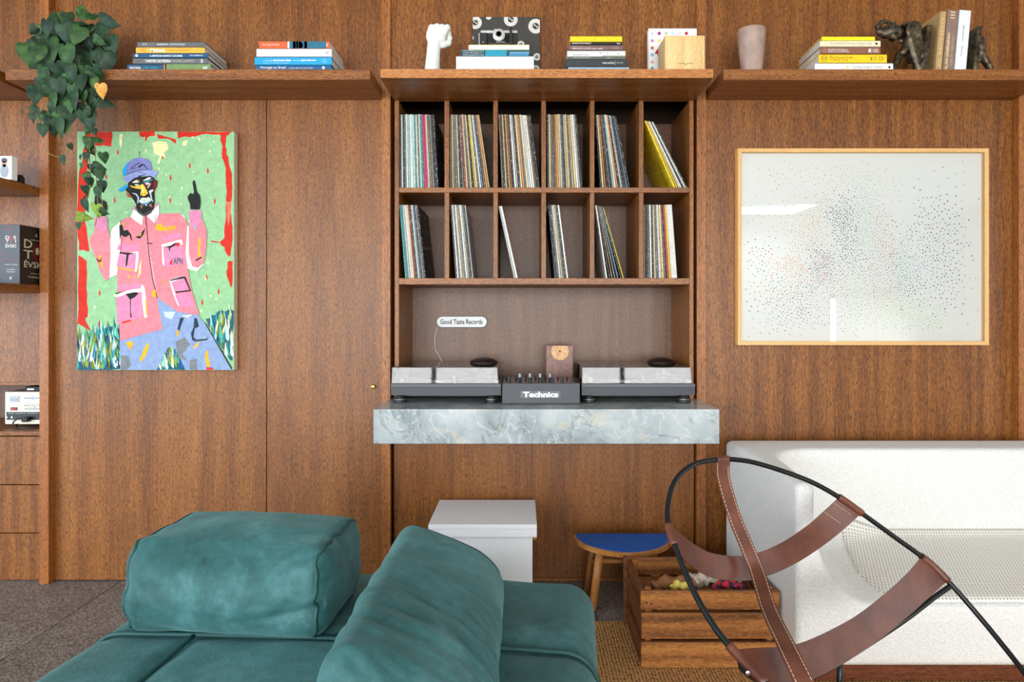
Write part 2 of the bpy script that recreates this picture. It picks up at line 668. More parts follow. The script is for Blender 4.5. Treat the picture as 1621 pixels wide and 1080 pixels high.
def curtain(x0, x1, z0, z1, y, label):
    n = int((x1 - x0) / 0.012)
    V, F = [], []
    for i in range(n + 1):
        x = x0 + (x1 - x0) * i / n
        yy = y + 0.035 * math.sin(x * 48) + 0.012 * math.sin(x * 113 + 1)
        V += [(x, yy, z0), (x, yy, z1), (x, yy + 0.003, z1), (x, yy + 0.003, z0)]
    for i in range(n):
        for k in range(4):
            l = (k + 1) % 4
            F.append((i * 4 + k, i * 4 + l, i * 4 + 4 + l, i * 4 + 4 + k))
    m, nt, bs = nmat('sheer_curtain')
    v = noisev(nt, coords(nt), 400, 2)
    nt.links.new(ramp(nt, v, [(0.3, (0.8, 0.8, 0.78)), (0.7, (0.9, 0.9, 0.88))]), bs.inputs['Base Color'])
    bs.inputs['Transmission Weight'].default_value = 0.0
    tl = nd(nt, 'ShaderNodeBsdfTranslucent')
    tl.inputs[0].default_value = (0.9, 0.9, 0.88, 1)
    mx = nd(nt, 'ShaderNodeMixShader', i_0=0.55)
    out = nt.nodes['Material Output']
    nt.links.new(bs.outputs[0], mx.inputs[1]); nt.links.new(tl.outputs[0], mx.inputs[2])
    nt.links.new(mx.outputs[0], out.inputs[0])
    o = mesh('curtain', V, F, m, None, ((x0 + x1) / 2, y, z0), smooth=True)
    tag(o, label, 'curtain')


curtain(4.55, 5.65, 0.02, 1.52, -3.86, 'white pleated sheer curtain mirrored faintly in the picture glass')

# the panelled wall: backing and its veneered panels
wall = struct(box('wall_back', -4.7, 6.6, 3.2, 3.4, 0, CEIL, plain(60, 40, 26, 0.9), bev=0, origin=(0, 0, 0)))
ORG[wall.name] = Vector((0, 0, 0))
X_PL0, X_PL1 = PX(62, 2.735), PX(77, 2.735)          # left pillar
X_PO0, X_PO1 = PX(604, 2.755), PX(618, 2.755)        # left post of the middle bay
X_PR0, X_PR1 = PX(1103, 2.755), PX(1118, 2.755)      # right post
X_RP = PX(1602, YW)                                  # right pillar
X_SEAM = PX(422, YW)
SH0, SH1 = 2.0625, 2.105                              # side shelf bottom and top


def panel(x0, x1, z0, z1, y=YW, y1=None, m=W_Z):
    return box('panel', x0, x1, y, y1 or y + 0.02, z0, z1, m, wall, 0.0008)


panel(X_PL1 - 0.02, X_PO0, SH1, CEIL)                 # over the left shelf
panel(X_PL1 - 0.02, X_SEAM - 0.0016, 0.004, SH0)
panel(X_SEAM + 0.0016, X_PO0, 0.004, SH0)
panel(X_PO1 - 0.02, X_PR0 + 0.02, 2.09, CEIL)
panel(PX(623.5, 2.775), PX(1098.5, 2.775), 0.012, 0.70, 2.775)
panel(X_PR1, X_RP + 0.02, SH1, CEIL)
panel(X_PR1, X_RP + 0.02, 0.004, SH0)
panel(-3.6, X_PL0 + 0.02, SH1, CEIL, 2.775)
panel(-3.6, X_PL0 + 0.02, PZ(605, 2.775), SH0, 2.775)
panel(2.3, 4.4, 0.004, CEIL)
panel(4.403, 6.5, 0.004, CEIL)
panel(-4.6, -3.603, 0.004, CEIL)
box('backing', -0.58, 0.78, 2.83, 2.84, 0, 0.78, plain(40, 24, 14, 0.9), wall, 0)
struct(box('trim_1', X_PL0, X_PL1, 2.735, 2.90, 0, CEIL, W_POST, None, 0.0015))
struct(box('trim_2', X_PO0, X_PO1, 2.755, 2.84, 0, CEIL, W_POST, None, 0.0012))
struct(box('trim_3', X_PR0, X_PR1, 2.755, 2.84, 0, CEIL, W_POST, None, 0.0012))
struct(box('trim_4', X_RP, X_RP + 0.2, 2.73, 2.90, 0, CEIL, W_POST, None, 0.0015))
struct(box('baseboard_back', PX(623.5, 2.765), PX(1098.5, 2.765), 2.765, 2.78, 0.0, 0.014, W_X, None, 0.001))
# concealed door's brass knob
kn = thing('door_knob', P(592, 612, YW), 'small round brass knob on the wood panel left of stone shelf', 'knob')
lathe('knob', [(0.003, 0.0), (0.003, 0.012), (0.008, 0.013), (0.0095, 0.018), (0.008, 0.023), (0.003, 0.0245)], P(592, 612, YW), GOLD, kn, 20, 'Y')

# ------------------------------------------------------------------ shelves
def shelf(x0, x1, y0, z0, z1, label, y1=YW):
    t = thing('wall_shelf', ((x0 + x1) / 2, y1, z0), label, 'shelf', 'long wooden wall shelves')
    box('board', x0, x1, y0 + 0.002, y1, z0, z1, W_X, t, 0.001)
    box('front_edge', x0 + 0.0005, x1 - 0.0005, y0, y0 + 0.004, z0 + 0.0003, z1 - 0.0003, W_EDGE if 'middle' in label else W_X, t, 0.0008)
    return t


shelf(PX(8, 2.536), PX(586, 2.536), 2.536, SH0, SH1, 'long wooden shelf carrying the trailing plant and two book stacks')
shelf(PX(602, 2.494), PX(1129.5, 2.494), 2.494, PZ(123.5, 2.494), PZ(109, 2.494), 'lighter wooden middle shelf over the record cubbies, carrying the white fist')
shelf(PX(1145, 2.536), X_RP, 2.536, SH0, SH1, 'long wooden shelf with the vase and elephant bookends')
shelf(-3.5, PX(8, 2.536) - 0.03, 2.50, SH0, SH1, 'wooden shelf cut off by top left edge, its underside showing')

# ------------------------------------------------------------------ record cabinet
FY, BY = 2.75, 3.09
CZ0 = 1.137 - 0.3575            # stone shelf top
CZ1 = PZ(123.5, 2.494)
cab = thing('record_cabinet', (0.09, BY, CZ0), 'built-in wooden cabinet with twelve record cubbies above the turntables', 'cabinet')
cx = lambda p: PX(p, FY)
cz = lambda p: PZ(p, FY)
cabz0, cabz1 = CZ0 + 0.001, CZ1 - 0.001
box('side_panel', cx(624.5), cx(631.5), FY, BY, cabz0, cabz1, W_Z, cab)
box('side_panel', cx(1091.5), cx(1098), FY, BY, cabz0, cabz1, W_Z, cab)
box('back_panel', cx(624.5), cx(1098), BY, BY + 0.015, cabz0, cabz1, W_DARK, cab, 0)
zm1, zm0, zb1, zb0 = cz(297), cz(305), cz(440.5), cz(450.5)
box('shelf_board', cx(631.5), cx(1091.5), FY - 0.001, BY, zm0, zm1, W_X, cab)
box('shelf_board', cx(631.5), cx(1091.5), FY - 0.002, BY, zb0, zb1, W_X, cab)
DIV = [(703.5, 711), (780.8, 788), (857, 864.3), (934, 941), (1011.5, 1018.8)]
for a, b in DIV:
    box('divider', cx(a), cx(b), FY + 0.001, BY, zm1, cabz1, W_Z, cab, 0.0008)
    box('divider', cx(a), cx(b), FY + 0.001, BY, zb1, zm0, W_Z, cab, 0.0008)


# ------------------------------------------------------------------ stone shelf
def marble():
    m, nt, bs = nmat('grey_marble')
    c = coords(nt)
    n1 = noisev(nt, c, 5.0, 6, 0.6, 0.6)
    base = ramp(nt, n1, [(0.30, lin(122, 132, 136)), (0.5, lin(160, 169, 172)), (0.72, lin(192, 197, 197))])
    mp = nt.nodes.new('ShaderNodeMapping')
    mp.inputs['Rotation'].default_value = (0, 0.5, 0)
    mp.inputs['Scale'].default_value = (6, 4, 4.0)
    nt.links.new(c, mp.inputs[0])
    n2 = noisev(nt, mp.outputs[0], 0.9, 4, 0.55, 1.0)
    v1 = ramp(nt, n2, [(0.485, (0, 0, 0)), (0.50, (0.32, 0.32, 0.32)), (0.515, (0, 0, 0))])
    col = mixc(nt, v1, base, lin(226, 228, 224))
    n3 = noisev(nt, mp.outputs[0], 1.1, 5, 0.6, 1.2)
    v2 = ramp(nt, n3, [(0.40, (0, 0, 0)), (0.412, (0.6, 0.6, 0.6)), (0.43, (0, 0, 0))])
    col = mixc(nt, v2, col, lin(92, 98, 96))
    n4 = noisev(nt, c, 7.0, 4, 0.6, 1.5)
    v3 = ramp(nt, n4, [(0.60, (0, 0, 0)), (0.66, (0.45, 0.45, 0.45)), (0.70, (0, 0, 0))])
    col = mixc(nt, v3, col, lin(206, 190, 150))
    nt.links.new(col, bs.inputs['Base Color'])
    bs.inputs['Roughness'].default_value = 0.22
    return m


MARBLE = marble()
SY = 2.471
st = thing('stone_shelf', (0.09, YW, PZ(703, SY)), 'thick grey veined marble shelf carrying both turntables', 'shelf')
sz0 = PZ(703, SY)
bm = bmesh.new()
bm_box(bm, PX(591, SY), PX(1139, SY), SY, 2.75, sz0, CZ0, 0.0025, 2)
from_bm('slab', bm, MARBLE, st)
box('rear_slab', X_PO1 + 0.001, X_PR0 - 0.001, 2.7495, 3.10, sz0, CZ0, MARBLE, st, 0.0)

# ------------------------------------------------------------------ bookcase at the left edge
bc = thing('bookcase', (-2.6, 2.775, 0), 'wooden bookcase cut off by left edge, with floating shelves, niche and drawers', 'bookcase')
BX0 = -3.4
for zt, zb_ in ((PZ(297, 2.735), PZ(309, 2.735)), (PZ(451.5, 2.735), PZ(464, 2.735))):
    box('shelf_board', BX0, X_PL0 - 0.001, 2.48, 2.774, zb_, zt, W_Y, bc)
NZ1, NZ0 = PZ(603, 2.775), PZ(690, 2.775)
box('niche_top', BX0, X_PL0 - 0.001, 2.776, 3.15, PZ(610, 2.776), NZ1, W_X, bc)
box('niche_floor', BX0, X_PL0 - 0.001, 2.776, 3.15, NZ0, PZ(683, 2.776), W_X, bc)
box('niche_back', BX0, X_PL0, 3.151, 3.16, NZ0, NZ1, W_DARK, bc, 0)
for a, b in ((691.5, 767), (768.5, 843.5), (845, 919.5)):
    box('drawer', BX0, X_PL0 - 0.001, 2.776, 2.80, max(PZ(b, 2.776), 0.002), PZ(a, 2.776), W_Z, bc)

# ------------------------------------------------------------------ records
RC = {'k': (28, 28, 30), 'g': (104, 104, 100), 'l': (188, 190, 186), 'w': (232, 230, 222), 'c': (206, 190, 150), 'b': (84, 104, 120),
      't': (40, 128, 128), 'a': (170, 208, 198), 'y': (226, 196, 40), 'r': (170, 58, 44), 'p': (206, 48, 96), 'o': (200, 128, 60),
      'n': (110, 88, 56), 'd': (44, 70, 58)}
RN = {'k': 'black', 'g': 'grey', 'l': 'pale grey', 'w': 'white', 'c': 'cream', 'b': 'slate blue', 't': 'teal', 'a': 'pale aqua',
      'y': 'yellow', 'r': 'red', 'p': 'pink', 'o': 'orange', 'n': 'brown', 'd': 'dark green'}


def sleeve_mat(k):
    key = ('sleeve', k)
    if key in MATS: return MATS[key]
    m, nt, bs = nmat('sleeve_' + RN[k].replace(' ', '_'))
    c = lin(*RC[k])
    oi = nt.nodes.new('ShaderNodeObjectInfo')
    mr = nd(nt, 'ShaderNodeMapRange', i_3=0.72, i_4=1.15)
    nt.links.new(oi.outputs['Random'], mr.inputs[0])
    cc = nt.nodes.new('ShaderNodeCombineColor')
    for q in range(3): nt.links.new(mr.outputs[0], cc.inputs[q])
    base = mixc(nt, 1.0, c, cc.outputs[0], 'MULTIPLY')
    # worn print: little marks strung along the spine
    v = noisev(nt, coords(nt, (300, 12, 130), 40.0), 1.0, 2, 0.6)
    ink = lin(225, 222, 210) if sum(RC[k]) < 330 else lin(50, 48, 46)
    msk = ramp(nt, v, [(0.59, (0, 0, 0)), (0.66, (0.6, 0.6, 0.6))])
    col = mixc(nt, msk, base, ink)
    blot = noisev(nt, coords(nt, (10, 8, 8), 40.0), 1.0, 2)
    col = mixc(nt, ramp(nt, blot, [(0.55, (0, 0, 0)), (0.7, (0.5, 0.5, 0.5))]), col, tuple(x * 0.5 for x in c))
    nt.links.new(col, bs.inputs['Base Color'])
    bs.inputs['Roughness'].default_value = 0.5
    MATS[key] = m
    return m


ORD = ['first', 'second', 'third', 'fourth', 'fifth', 'sixth', 'seventh', 'eighth', 'ninth', 'tenth', 'eleventh', 'twelfth', 'thirteenth',
       'fourteenth', 'fifteenth', 'sixteenth', 'seventeenth', 'eighteenth', 'nineteenth', 'twentieth', 'twenty-first', 'twenty-second']
_SL = {}


def sleeve_mesh(t):
    """a card sleeve: square spine edge to the front, slightly pinched mouth behind, rounded corners"""
    key = round(t, 4)
    if key in _SL: return _SL[key]
    S = 0.3145
    bm = bmesh.new()
    rows = [(0.0, 0.90), (0.0015, 1.0), (0.03, 1.0), (0.28, 0.9), (S, 0.55)]
    grid = []
    for y, w in rows:
        r = []
        for z in (0.0, 0.0015, S - 0.0015, S):
            ww = w * (0.86 if z in (0.0, S) else 1.0)
            r.append((bm.verts.new((t / 2 - t / 2 * ww, y, z)), bm.verts.new((t / 2 + t / 2 * ww, y, z))))
        grid.append(r)
    for i in range(4):
        for j in range(3):
            bm.faces.new((grid[i][j][0], grid[i][j + 1][0], grid[i + 1][j + 1][0], grid[i + 1][j][0]))
            bm.faces.new((grid[i][j][1], grid[i + 1][j][1], grid[i + 1][j + 1][1], grid[i][j + 1][1]))
        bm.faces.new((grid[i][0][0], grid[i + 1][0][0], grid[i + 1][0][1], grid[i][0][1]))
        bm.faces.new((grid[i][3][0], grid[i][3][1], grid[i + 1][3][1], grid[i + 1][3][0]))
    for j in range(3):
        bm.faces.new((grid[0][j][0], grid[0][j][1], grid[0][j + 1][1], grid[0][j + 1][0]))
        bm.faces.new((grid[4][j][0], grid[4][j + 1][0], grid[4][j + 1][1], grid[4][j][1]))
    bmesh.ops.recalc_face_normals(bm, faces=bm.faces)
    me = bpy.data.meshes.new('sleeve')
    bm.to_mesh(me)
    bm.free()
    _SL[key] = me
    return me


CELLS = [  # row, column, top-left x, top-right x, bottom-left x, bottom-right x, colours ('!' makes the one before thicker)
    ('top', 0, 632.0, 687.5, 632.6, 694.5, 'kwkgalwawtwnatppln gkk'),
    ('top', 1, 711.8, 758.5, 712.5, 776.0, 'ncggckgrcgckycgwbgoc'),
    ('top', 2, 789.0, 840.0, 794.5, 855.0, 'nkckonkwlkcobcwwwnkk'),
    ('top', 3, 865.5, 912.5, 866.5, 922.5, 'kcgnnoccbkccnccwlk'),
    ('top', 4, 942.2, 975.5, 950.5, 999.0, 'kcokgkawokwbkbk'),
    ('top', 5, 1020.5, 1036.0, 1067.5, 1090.0, 'yycwkwd'),
    ('bottom', 0, 632.2, 661.5, 641.5, 674.5, 'ttlwwcrklbkgk'),
    ('bottom', 1, 712.5, 737.0, 721.0, 749.5, 'kwgwcgwcbkl'),
    ('bottom', 2, 789.0, 794.8, 813.5, 820.3, 'lw'),
    ('bottom', 3, 867.5, 885.0, 878.0, 900.0, 'kkgwcgkw'),
    ('bottom', 4, 942.4, 956.0, 959.5, 990.5, 'wkngbky'),
    ('bottom', 5, 1019.6, 1064.0, 1019.6, 1075.0, 'nkgwkcgwccnkpyw!'),
]
NUM = ['leftmost', 'second', 'third', 'fourth', 'fifth', 'rightmost']
for row, ci, tl, tr, bl, br, cols in CELLS:
    items = []
    for ch in cols.replace(' ', ''):
        if ch == '!': items[-1][1] = 4.0
        else: items.append([ch, R.uniform(0.8, 1.2)])
    tot = sum(w for _, w in items)
    u = 0.0
    floor_z = zm1 if row == 'top' else zb1
    for i, (ch, w) in enumerate(items):
        xt, xb = tl + (tr - tl) * u / tot, bl + (br - bl) * u / tot
        st_, sb_ = (tr - tl) * w / tot, (br - bl) * w / tot
        u += w
        Dr = FY + 0.012
        Xt, Xb = PX(xt, Dr), PX(xb, Dr)
        ang = math.asin(max(-1, min(1, (Xb - Xt) / 0.3145)))
        t = min(st_, sb_) * Dr / FPX * math.cos(ang) * 0.96
        me = sleeve_mesh(round(t, 4)).copy()
        me.materials.append(sleeve_mat(ch))
        o = bpy.data.objects.new('record_sleeve', me)
        # keep the raised lower edge of a leaning sleeve just on the board
        link(o, None, (Xb, Dr + R.uniform(-0.004, 0.006), floor_z + 0.0004))
        o.rotation_euler = (0, -ang, 0)
        kindw = 'box set' if w > 2 else 'record sleeve'
        tag(o, '%s-spined %s, %s from left in %s cubby of the %s row' % (RN[ch], kindw, ORD[i], NUM[ci], row), 'record', 'records in the cubbies')


# ------------------------------------------------------------------ books
def spine_print(parent, x0, x1, z0, z1, y, parts):
    """parts: (u0,u1,v0,v1,text or None,colour,bold)"""
    for u0, u1, v0, v1, s, col, bold in parts:
        a, b = x0 + (x1 - x0) * u0, x0 + (x1 - x0) * u1
        c, d = z0 + (z1 - z0) * v0, z0 + (z1 - z0) * v1
        m = plain(*col, 0.6)
        if s is None:
            mesh('colour_band', [(a, y - 0.0002, c), (b, y - 0.0002, c), (b, y - 0.0002, d), (a, y - 0.0002, d)], [(0, 1, 2, 3)], m, parent)
        elif s == 'disc':
            r = min(b - a, d - c) / 2
            cxx, czz = (a + b) / 2, (c + d) / 2
            mesh('emblem', [(cxx + r * math.cos(k * math.pi / 10), y - 0.0004, czz + r * math.sin(k * math.pi / 10)) for k in range(20)], [tuple(range(20))], m, parent)
        elif s == 'ring':
            r = min(b - a, d - c) / 2
            cxx, czz = (a + b) / 2, (c + d) / 2
            V = [(cxx + q * r * math.cos(k * math.pi / 12), y - 0.0004, czz + q * r * math.sin(k * math.pi / 12)) for k in range(24) for q in (0.85, 1.0)]
            mesh('emblem', V, [(2 * k, 2 * k + 1, (2 * k + 3) % 48, (2 * k + 2) % 48) for k in range(24)], m, parent)
        else:
            lettering(s, a, b, c, d, y - 0.0005, m, parent, bold)


def flat_book(x0, x1, yt, yb, D, depth, col, label, prints=(), fore=False, soft=False, group=None, skew=0.0, pages=PAPER, thick=None):
    """a book lying flat, spine (or fore edge) to the front; pixel extents on the plane D"""
    X0, X1, Z1, Z0 = PX(x0, D), PX(x1, D), PZ(yt, D), PZ(yb, D)
    t = thing('book', ((X0 + X1) / 2, D + depth / 2, Z0), label, 'book', group)
    m = plain(*col, 0.45)
    cv = 0.0012 if soft else 0.0024
    sy0, sy1 = (D + 0.0, D + cv) if not fore else (D + depth - cv, D + depth)
    bm = bmesh.new()
    bm_box(bm, X0, X1, D, D + depth, Z0, Z0 + cv, 0.0005)
    bm_box(bm, X0, X1, D, D + depth, Z1 - cv, Z1, 0.0005)
    bm_box(bm, X0, X1, sy0, sy1, Z0 + 0.0002, Z1 - 0.0002, 0.0005)
    if skew: bmesh.ops.rotate(bm, verts=bm.verts, cent=(X0, D, Z0), matrix=Matrix.Rotation(skew, 3, 'Z'))
    c = from_bm('cover', bm, m, t)
    bm = bmesh.new()
    ins = 0.001 if soft else 0.003
    bm_box(bm, X0 + ins, X1 - ins, D + (cv if not fore else ins), D + depth - (ins if not fore else cv), Z0 + cv, Z1 - cv)
    if skew: bmesh.ops.rotate(bm, verts=bm.verts, cent=(X0, D, Z0), matrix=Matrix.Rotation(skew, 3, 'Z'))
    from_bm('pages', bm, pages, t)
    spine_print(c, X0, X1, Z0, Z1, D, prints)
    return t


WT, DK = (236, 236, 234), (40, 40, 42)
g = 'stack of books beside the trailing plant'
D1 = 2.572
zb = 114.6
flat_book(201, 333.5, 101.6, zb, D1, 0.20, (22, 74, 104), 'bottom book beside the plant, half blue and half green spine', [
    (0.455, 1, 0.0, 1.0, None, (110, 140, 84), 0), (0.44, 0.47, 0, 1, None, (206, 120, 70), 0), (0.03, 0.17, 0.42, 0.70, 'PANTANAL', WT, 0.02),
    (0.19, 0.38, 0.42, 0.72, 'JOÃO FARKAS', (40, 170, 190), 0.01), (0.91, 0.96, 0.4, 0.7, 'IIII', WT, 0.02)], group=g)
flat_book(210, 329, 92, 101.4, D1, 0.215, (96, 98, 98), 'grey book titled in capitals, second from bottom beside plant', [
    (0.165, 0.51, 0.28, 0.72, 'TAPETES DE PEDRA', WT, 0.02), (0.53, 0.82, 0.3, 0.7, 'STONE CARPETS', (180, 180, 178), 0), (0.905, 0.94, 0.2, 0.8, 'S', (222, 222, 222), 0.02)], group=g)
flat_book(210, 329.5, 84.2, 91.8, D1, 0.215, (14, 78, 118), 'dark blue book with white capitals, middle of the stack by plant', [
    (0.225, 0.66, 0.25, 0.72, 'A ARTE DE RAMÓN CÁCERES', WT, 0.02), (0.76, 0.93, 0.4, 0.65, 'PAULO HERKENHOFF', WT, 0.01), (0.03, 0.075, 0.2, 0.8, 'disc', (220, 190, 190), 0)], group=g)
flat_book(215, 324, 75.2, 84, D1, 0.205, (250, 172, 56), 'orange spined art book near top of stack by plant', [
    (0.215, 0.425, 0.2, 0.85, 'Matisse', WT, 0.02), (0.45, 0.79, 0.3, 0.7, 'a couleur découpée', (232, 120, 40), 0.0), (0.07, 0.14, 0.2, 0.8, None, (246, 150, 50), 0)], group=g, soft=True)
flat_book(217, 324, 66, 75, D1, 0.20, (98, 98, 96), 'grey book lying on top of the stack beside plant', [
    (0.295, 0.46, 0.36, 0.64, 'QUARENTENA', WT, 0.02), (0.48, 0.71, 0.38, 0.68, 'CLAUDIO EDINGER', (220, 220, 220), 0.0), (0.08, 0.14, 0.3, 0.7, 'V V', WT, 0.0)], group=g)
g = 'stack of books near end of the left shelf'
flat_book(404.5, 524, 103.4, zb, D1, 0.19, (12, 92, 140), 'dark blue book at bottom of the stack with a red top', [
    (0.07, 0.40, 0.45, 0.85, 'Portugal no Brasil', WT, 0.01), (0.44, 0.77, 0.5, 0.72, 'a nação além do manto cáfaro', WT, 0.0), (0.88, 0.92, 0.45, 0.85, 'disc', WT, 0)], group=g)
flat_book(403, 525, 90.3, 103.2, D1, 0.20, (20, 156, 208), 'bright blue book about two architects, below the white one', [
    (0.12, 0.245, 0.48, 0.68, 'claudio', (190, 226, 240), 0.0), (0.25, 0.475, 0.48, 0.74, 'bernardes', WT, 0.03), (0.50, 0.60, 0.48, 0.7, 'paulo', (190, 226, 240), 0.0),
    (0.605, 0.80, 0.44, 0.74, 'jacobsen', WT, 0.03), (0.12, 0.44, 0.22, 0.34, 'modern architecture in brazil', (190, 226, 240), 0.0), (0.885, 0.93, 0.3, 0.75, 'ring', WT, 0)], group=g)
flat_book(406, 525, 77, 90, D1, 0.225, (236, 236, 238), 'thick white book between the red and bright blue spines', [
    (0.04, 0.17, 0.45, 0.55, 'ALMEIDA PRADO', (150, 150, 152), 0), (0.47, 0.53, 0.45, 0.55, 'VOL. 1', (150, 150, 152), 0), (0.92, 0.955, 0.3, 0.7, 'HI', (140, 140, 142), 0.02)], group=g)
flat_book(410, 522, 65.7, 76.5, D1, 0.20, (234, 96, 50), 'book with red, white and teal striped spine atop white book', [
    (0.405, 0.43, 0, 1, None, WT, 0), (0.43, 0.95, 0, 1, None, (34, 104, 132), 0), (0.48, 0.52, 0, 1, None, (200, 190, 150), 0), (0.525, 0.555, 0, 1, None, WT, 0),
    (0.56, 0.60, 0, 1, None, (20, 44, 58), 0), (0.60, 0.62, 0.1, 0.8, None, WT, 0), (0.64, 0.68, 0, 1, None, (200, 200, 150), 0), (0.05, 0.29, 0.4, 0.62, 'Marcio Kogan studio mk27', WT, 0.02), (0.955, 0.975, 0.3, 0.7, 'K', WT, 0.02)], group=g, soft=True)

# middle shelf
D2 = 2.535
zb = 115.2 - 0.6
g = 'books under the folding camera'
zc = PZ(109, 2.494)
pyb = CY - (zc - CAMZ) * FPX / D2     # shelf top seen on plane D2
_wb = flat_book(722, 845, 89, pyb, D2, 0.17, (236, 238, 242), 'thick white speckled book under the thin teal magazines', [], group=g, fore=False)
spk, nt, bs = nmat('speckled_white_cloth')
v = nd(nt, 'ShaderNodeTexVoronoi', i_Scale=330.0)
nt.links.new(coords(nt), v.inputs['Vector'])
nt.links.new(ramp(nt, v.outputs['Distance'], [(0.18, lin(170, 172, 182)), (0.34, lin(238, 240, 243))]), bs.inputs['Base Color'])
bs.inputs['Roughness'].default_value = 0.7
_wb.children[0].data.materials[0] = spk
for k, (a, b, lab) in enumerate(((85.6, 88.9, 'lowest'), (82.2, 85.5, 'middle'), (78.9, 82.1, 'uppermost'))):
    flat_book(730 - k * 0.3, 839.5 - (k == 0) * 1, a, b, D2 + 0.004, 0.15, ((26, 84, 96), (34, 66, 66), (24, 92, 104))[k], '%s of three thin teal magazines above the white book' % lab, [
        (0.03, 0.33, 0.25, 0.75, ('GOOD GUIDES NEW YORK', 'GOOD RIPS BERLIN N° 2', 'GOOD GUIDES ISLAS NEW')[k], WT, 0.0), (0.35, 0.66, 0, 1, None, (30, 150, 176), 0),
        (0.70, 0.98, 0.05, 0.95, None, ((60, 140, 180), (110, 160, 200), (40, 90, 96))[k], 0)], group=g, soft=True)
flat_book(741.5, 838, 70.8, 78.7, D2 + 0.006, 0.13, (244, 208, 50), 'yellow book with pages facing out, directly under the camera', [], fore=True, group=g, soft=True, pages=plain(250, 246, 226, 0.8))
g = 'stack of books with yellow top on middle shelf'
flat_book(899, 996, 106.4, pyb, D2, 0.17, (150, 176, 204), 'pale blue book edge at bottom of yellow-topped stack', [], group=g, soft=True)
flat_book(896, 992, 93.6, 106.2, D2 + 0.003, 0.17, (48, 54, 58), 'charcoal book with small white lettering in yellow-topped stack', [
    (0.60, 0.79, 0.40, 0.66, 'Arthur Luiz Piza', WT, 0.01), (0.81, 0.814, 0.3, 0.75, None, WT, 0), (0.835, 0.94, 0.42, 0.62, 'Cosac Naify', WT, 0.0)], group=g)
flat_book(898, 990, 80.2, 93.4, D2 + 0.005, 0.165, (222, 224, 220), 'white book with a grey landscape printed along its spine', [
    (0.0, 1, 0, 0.3, None, (92, 98, 84), 0), (0.12, 0.39, 0.08, 0.2, 'Rio de Janeiro e a cidade', WT, 0), (0.68, 0.76, 0.1, 0.22, 'Cosac', WT, 0), (0.1, 0.36, 0.42, 0.55, '~---~~-', (120, 124, 120), 0),
    (0.52, 0.92, 0.5, 0.85, 'Y i . y', (160, 164, 160), 0), (0.60, 1.0, 0.3, 0.42, None, (150, 154, 140), 0)], group=g)
flat_book(900, 986.5, 71.3, 80, D2 + 0.007, 0.16, (122, 92, 88), 'dusty brown book under the black one in yellow-topped stack', [
    (0.06, 0.63, 0.22, 0.52, 'AMILCAR DE CASTRO corte e dobra', (236, 220, 216), 0.01), (0.08, 0.27, 0.66, 0.8, 'ROBERTO CONDURU', (200, 180, 176), 0), (0.8, 0.92, 0.34, 0.54, 'Cosac Naify', (236, 220, 216), 0)], group=g)
flat_book(903, 985, 66.6, 71.1, D2 + 0.008, 0.16, (34, 36, 40), 'thin black book just under the yellow one', [
    (0.03, 0.40, 0.2, 0.8, 'JORGE MACHADO', WT, 0.02), (0.9, 0.96, 0.25, 0.75, 'bei', WT, 0.02)], group=g)
flat_book(902.5, 985, 57, 66.4, D2 + 0.006, 0.16, (255, 208, 20), 'plain yellow book on top of the middle-shelf stack', [], group=g)

# right shelf
D3 = 2.565
pyr = CY - (SH1 - CAMZ) * FPX / D3
g = 'stack of books beside the elephant'
flat_book(1290, 1414, 100, pyr, D3, 0.17, (236, 238, 232), 'white book at the bottom of the stack by elephant', [
    (0.475, 0.86, 0.42, 0.66, 'The Monocle Book of ITALY', (130, 134, 130), 0.0), (0.40, 0.435, 0.35, 0.72, 'disc', (236, 222, 90), 0), (0.935, 0.965, 0.38, 0.68, 'disc', DK, 0)], group=g)
flat_book(1296, 1404, 86, 99.8, D3, 0.21, (250, 204, 20), 'thick yellow book with black title second from bottom by elephant', [
    (0.16, 0.50, 0.52, 0.78, 'The Monocle Guide', (130, 96, 10), 0.0), (0.16, 0.43, 0.22, 0.5, 'To Better Living', (130, 96, 10), 0.0), (0.035, 0.125, 0.16, 0.86, 'ring', (120, 90, 10), 0), (0.055, 0.105, 0.35, 0.65, 'M', (120, 90, 10), 0),
    (0.76, 0.78, 0.3, 0.7, 'I', (150, 112, 12), 0), (0.80, 0.84, 0.3, 0.8, 'U', (150, 112, 12), 0), (0.88, 0.95, 0.28, 0.75, 'CO', (120, 90, 10), 0.01)], group=g)
flat_book(1298, 1394, 74.4, 85.7, D3, 0.215, (142, 92, 70), 'brown book with white print under the cream book', [
    (0.13, 0.46, 0.52, 0.74, 'The MONOCLE Guide to', WT, 0.01), (0.13, 0.48, 0.22, 0.46, 'Hotels, Inns and Hideaways', WT, 0.01), (0.055, 0.105, 0.28, 0.72, 'ring', (222, 200, 150), 0),
    (0.80, 0.83, 0.25, 0.72, 'I', WT, 0.0), (0.835, 0.865, 0.25, 0.78, 'U', WT, 0.0), (0.885, 0.96, 0.25, 0.72, 'CO', WT, 0.02)], group=g)
flat_book(1298, 1394, 64.3, 74.2, D3, 0.205, (240, 228, 192), 'cream book with grey title under the yellow top book', [
    (0.165, 0.85, 0.32, 0.68, 'The MONOCLE Book of Gentle Living', (140, 134, 116), 0.0), (0.06, 0.11, 0.25, 0.75, 'ring', (226, 206, 140), 0), (0.91, 0.95, 0.3, 0.7, 'disc', DK, 0)], group=g)
flat_book(1301, 1385, 58.2, 64.1, D3, 0.20, (248, 232, 20), 'slim bright yellow book on top of the stack by elephant', [], group=g, soft=True, pages=plain(206, 160, 110, 0.8))


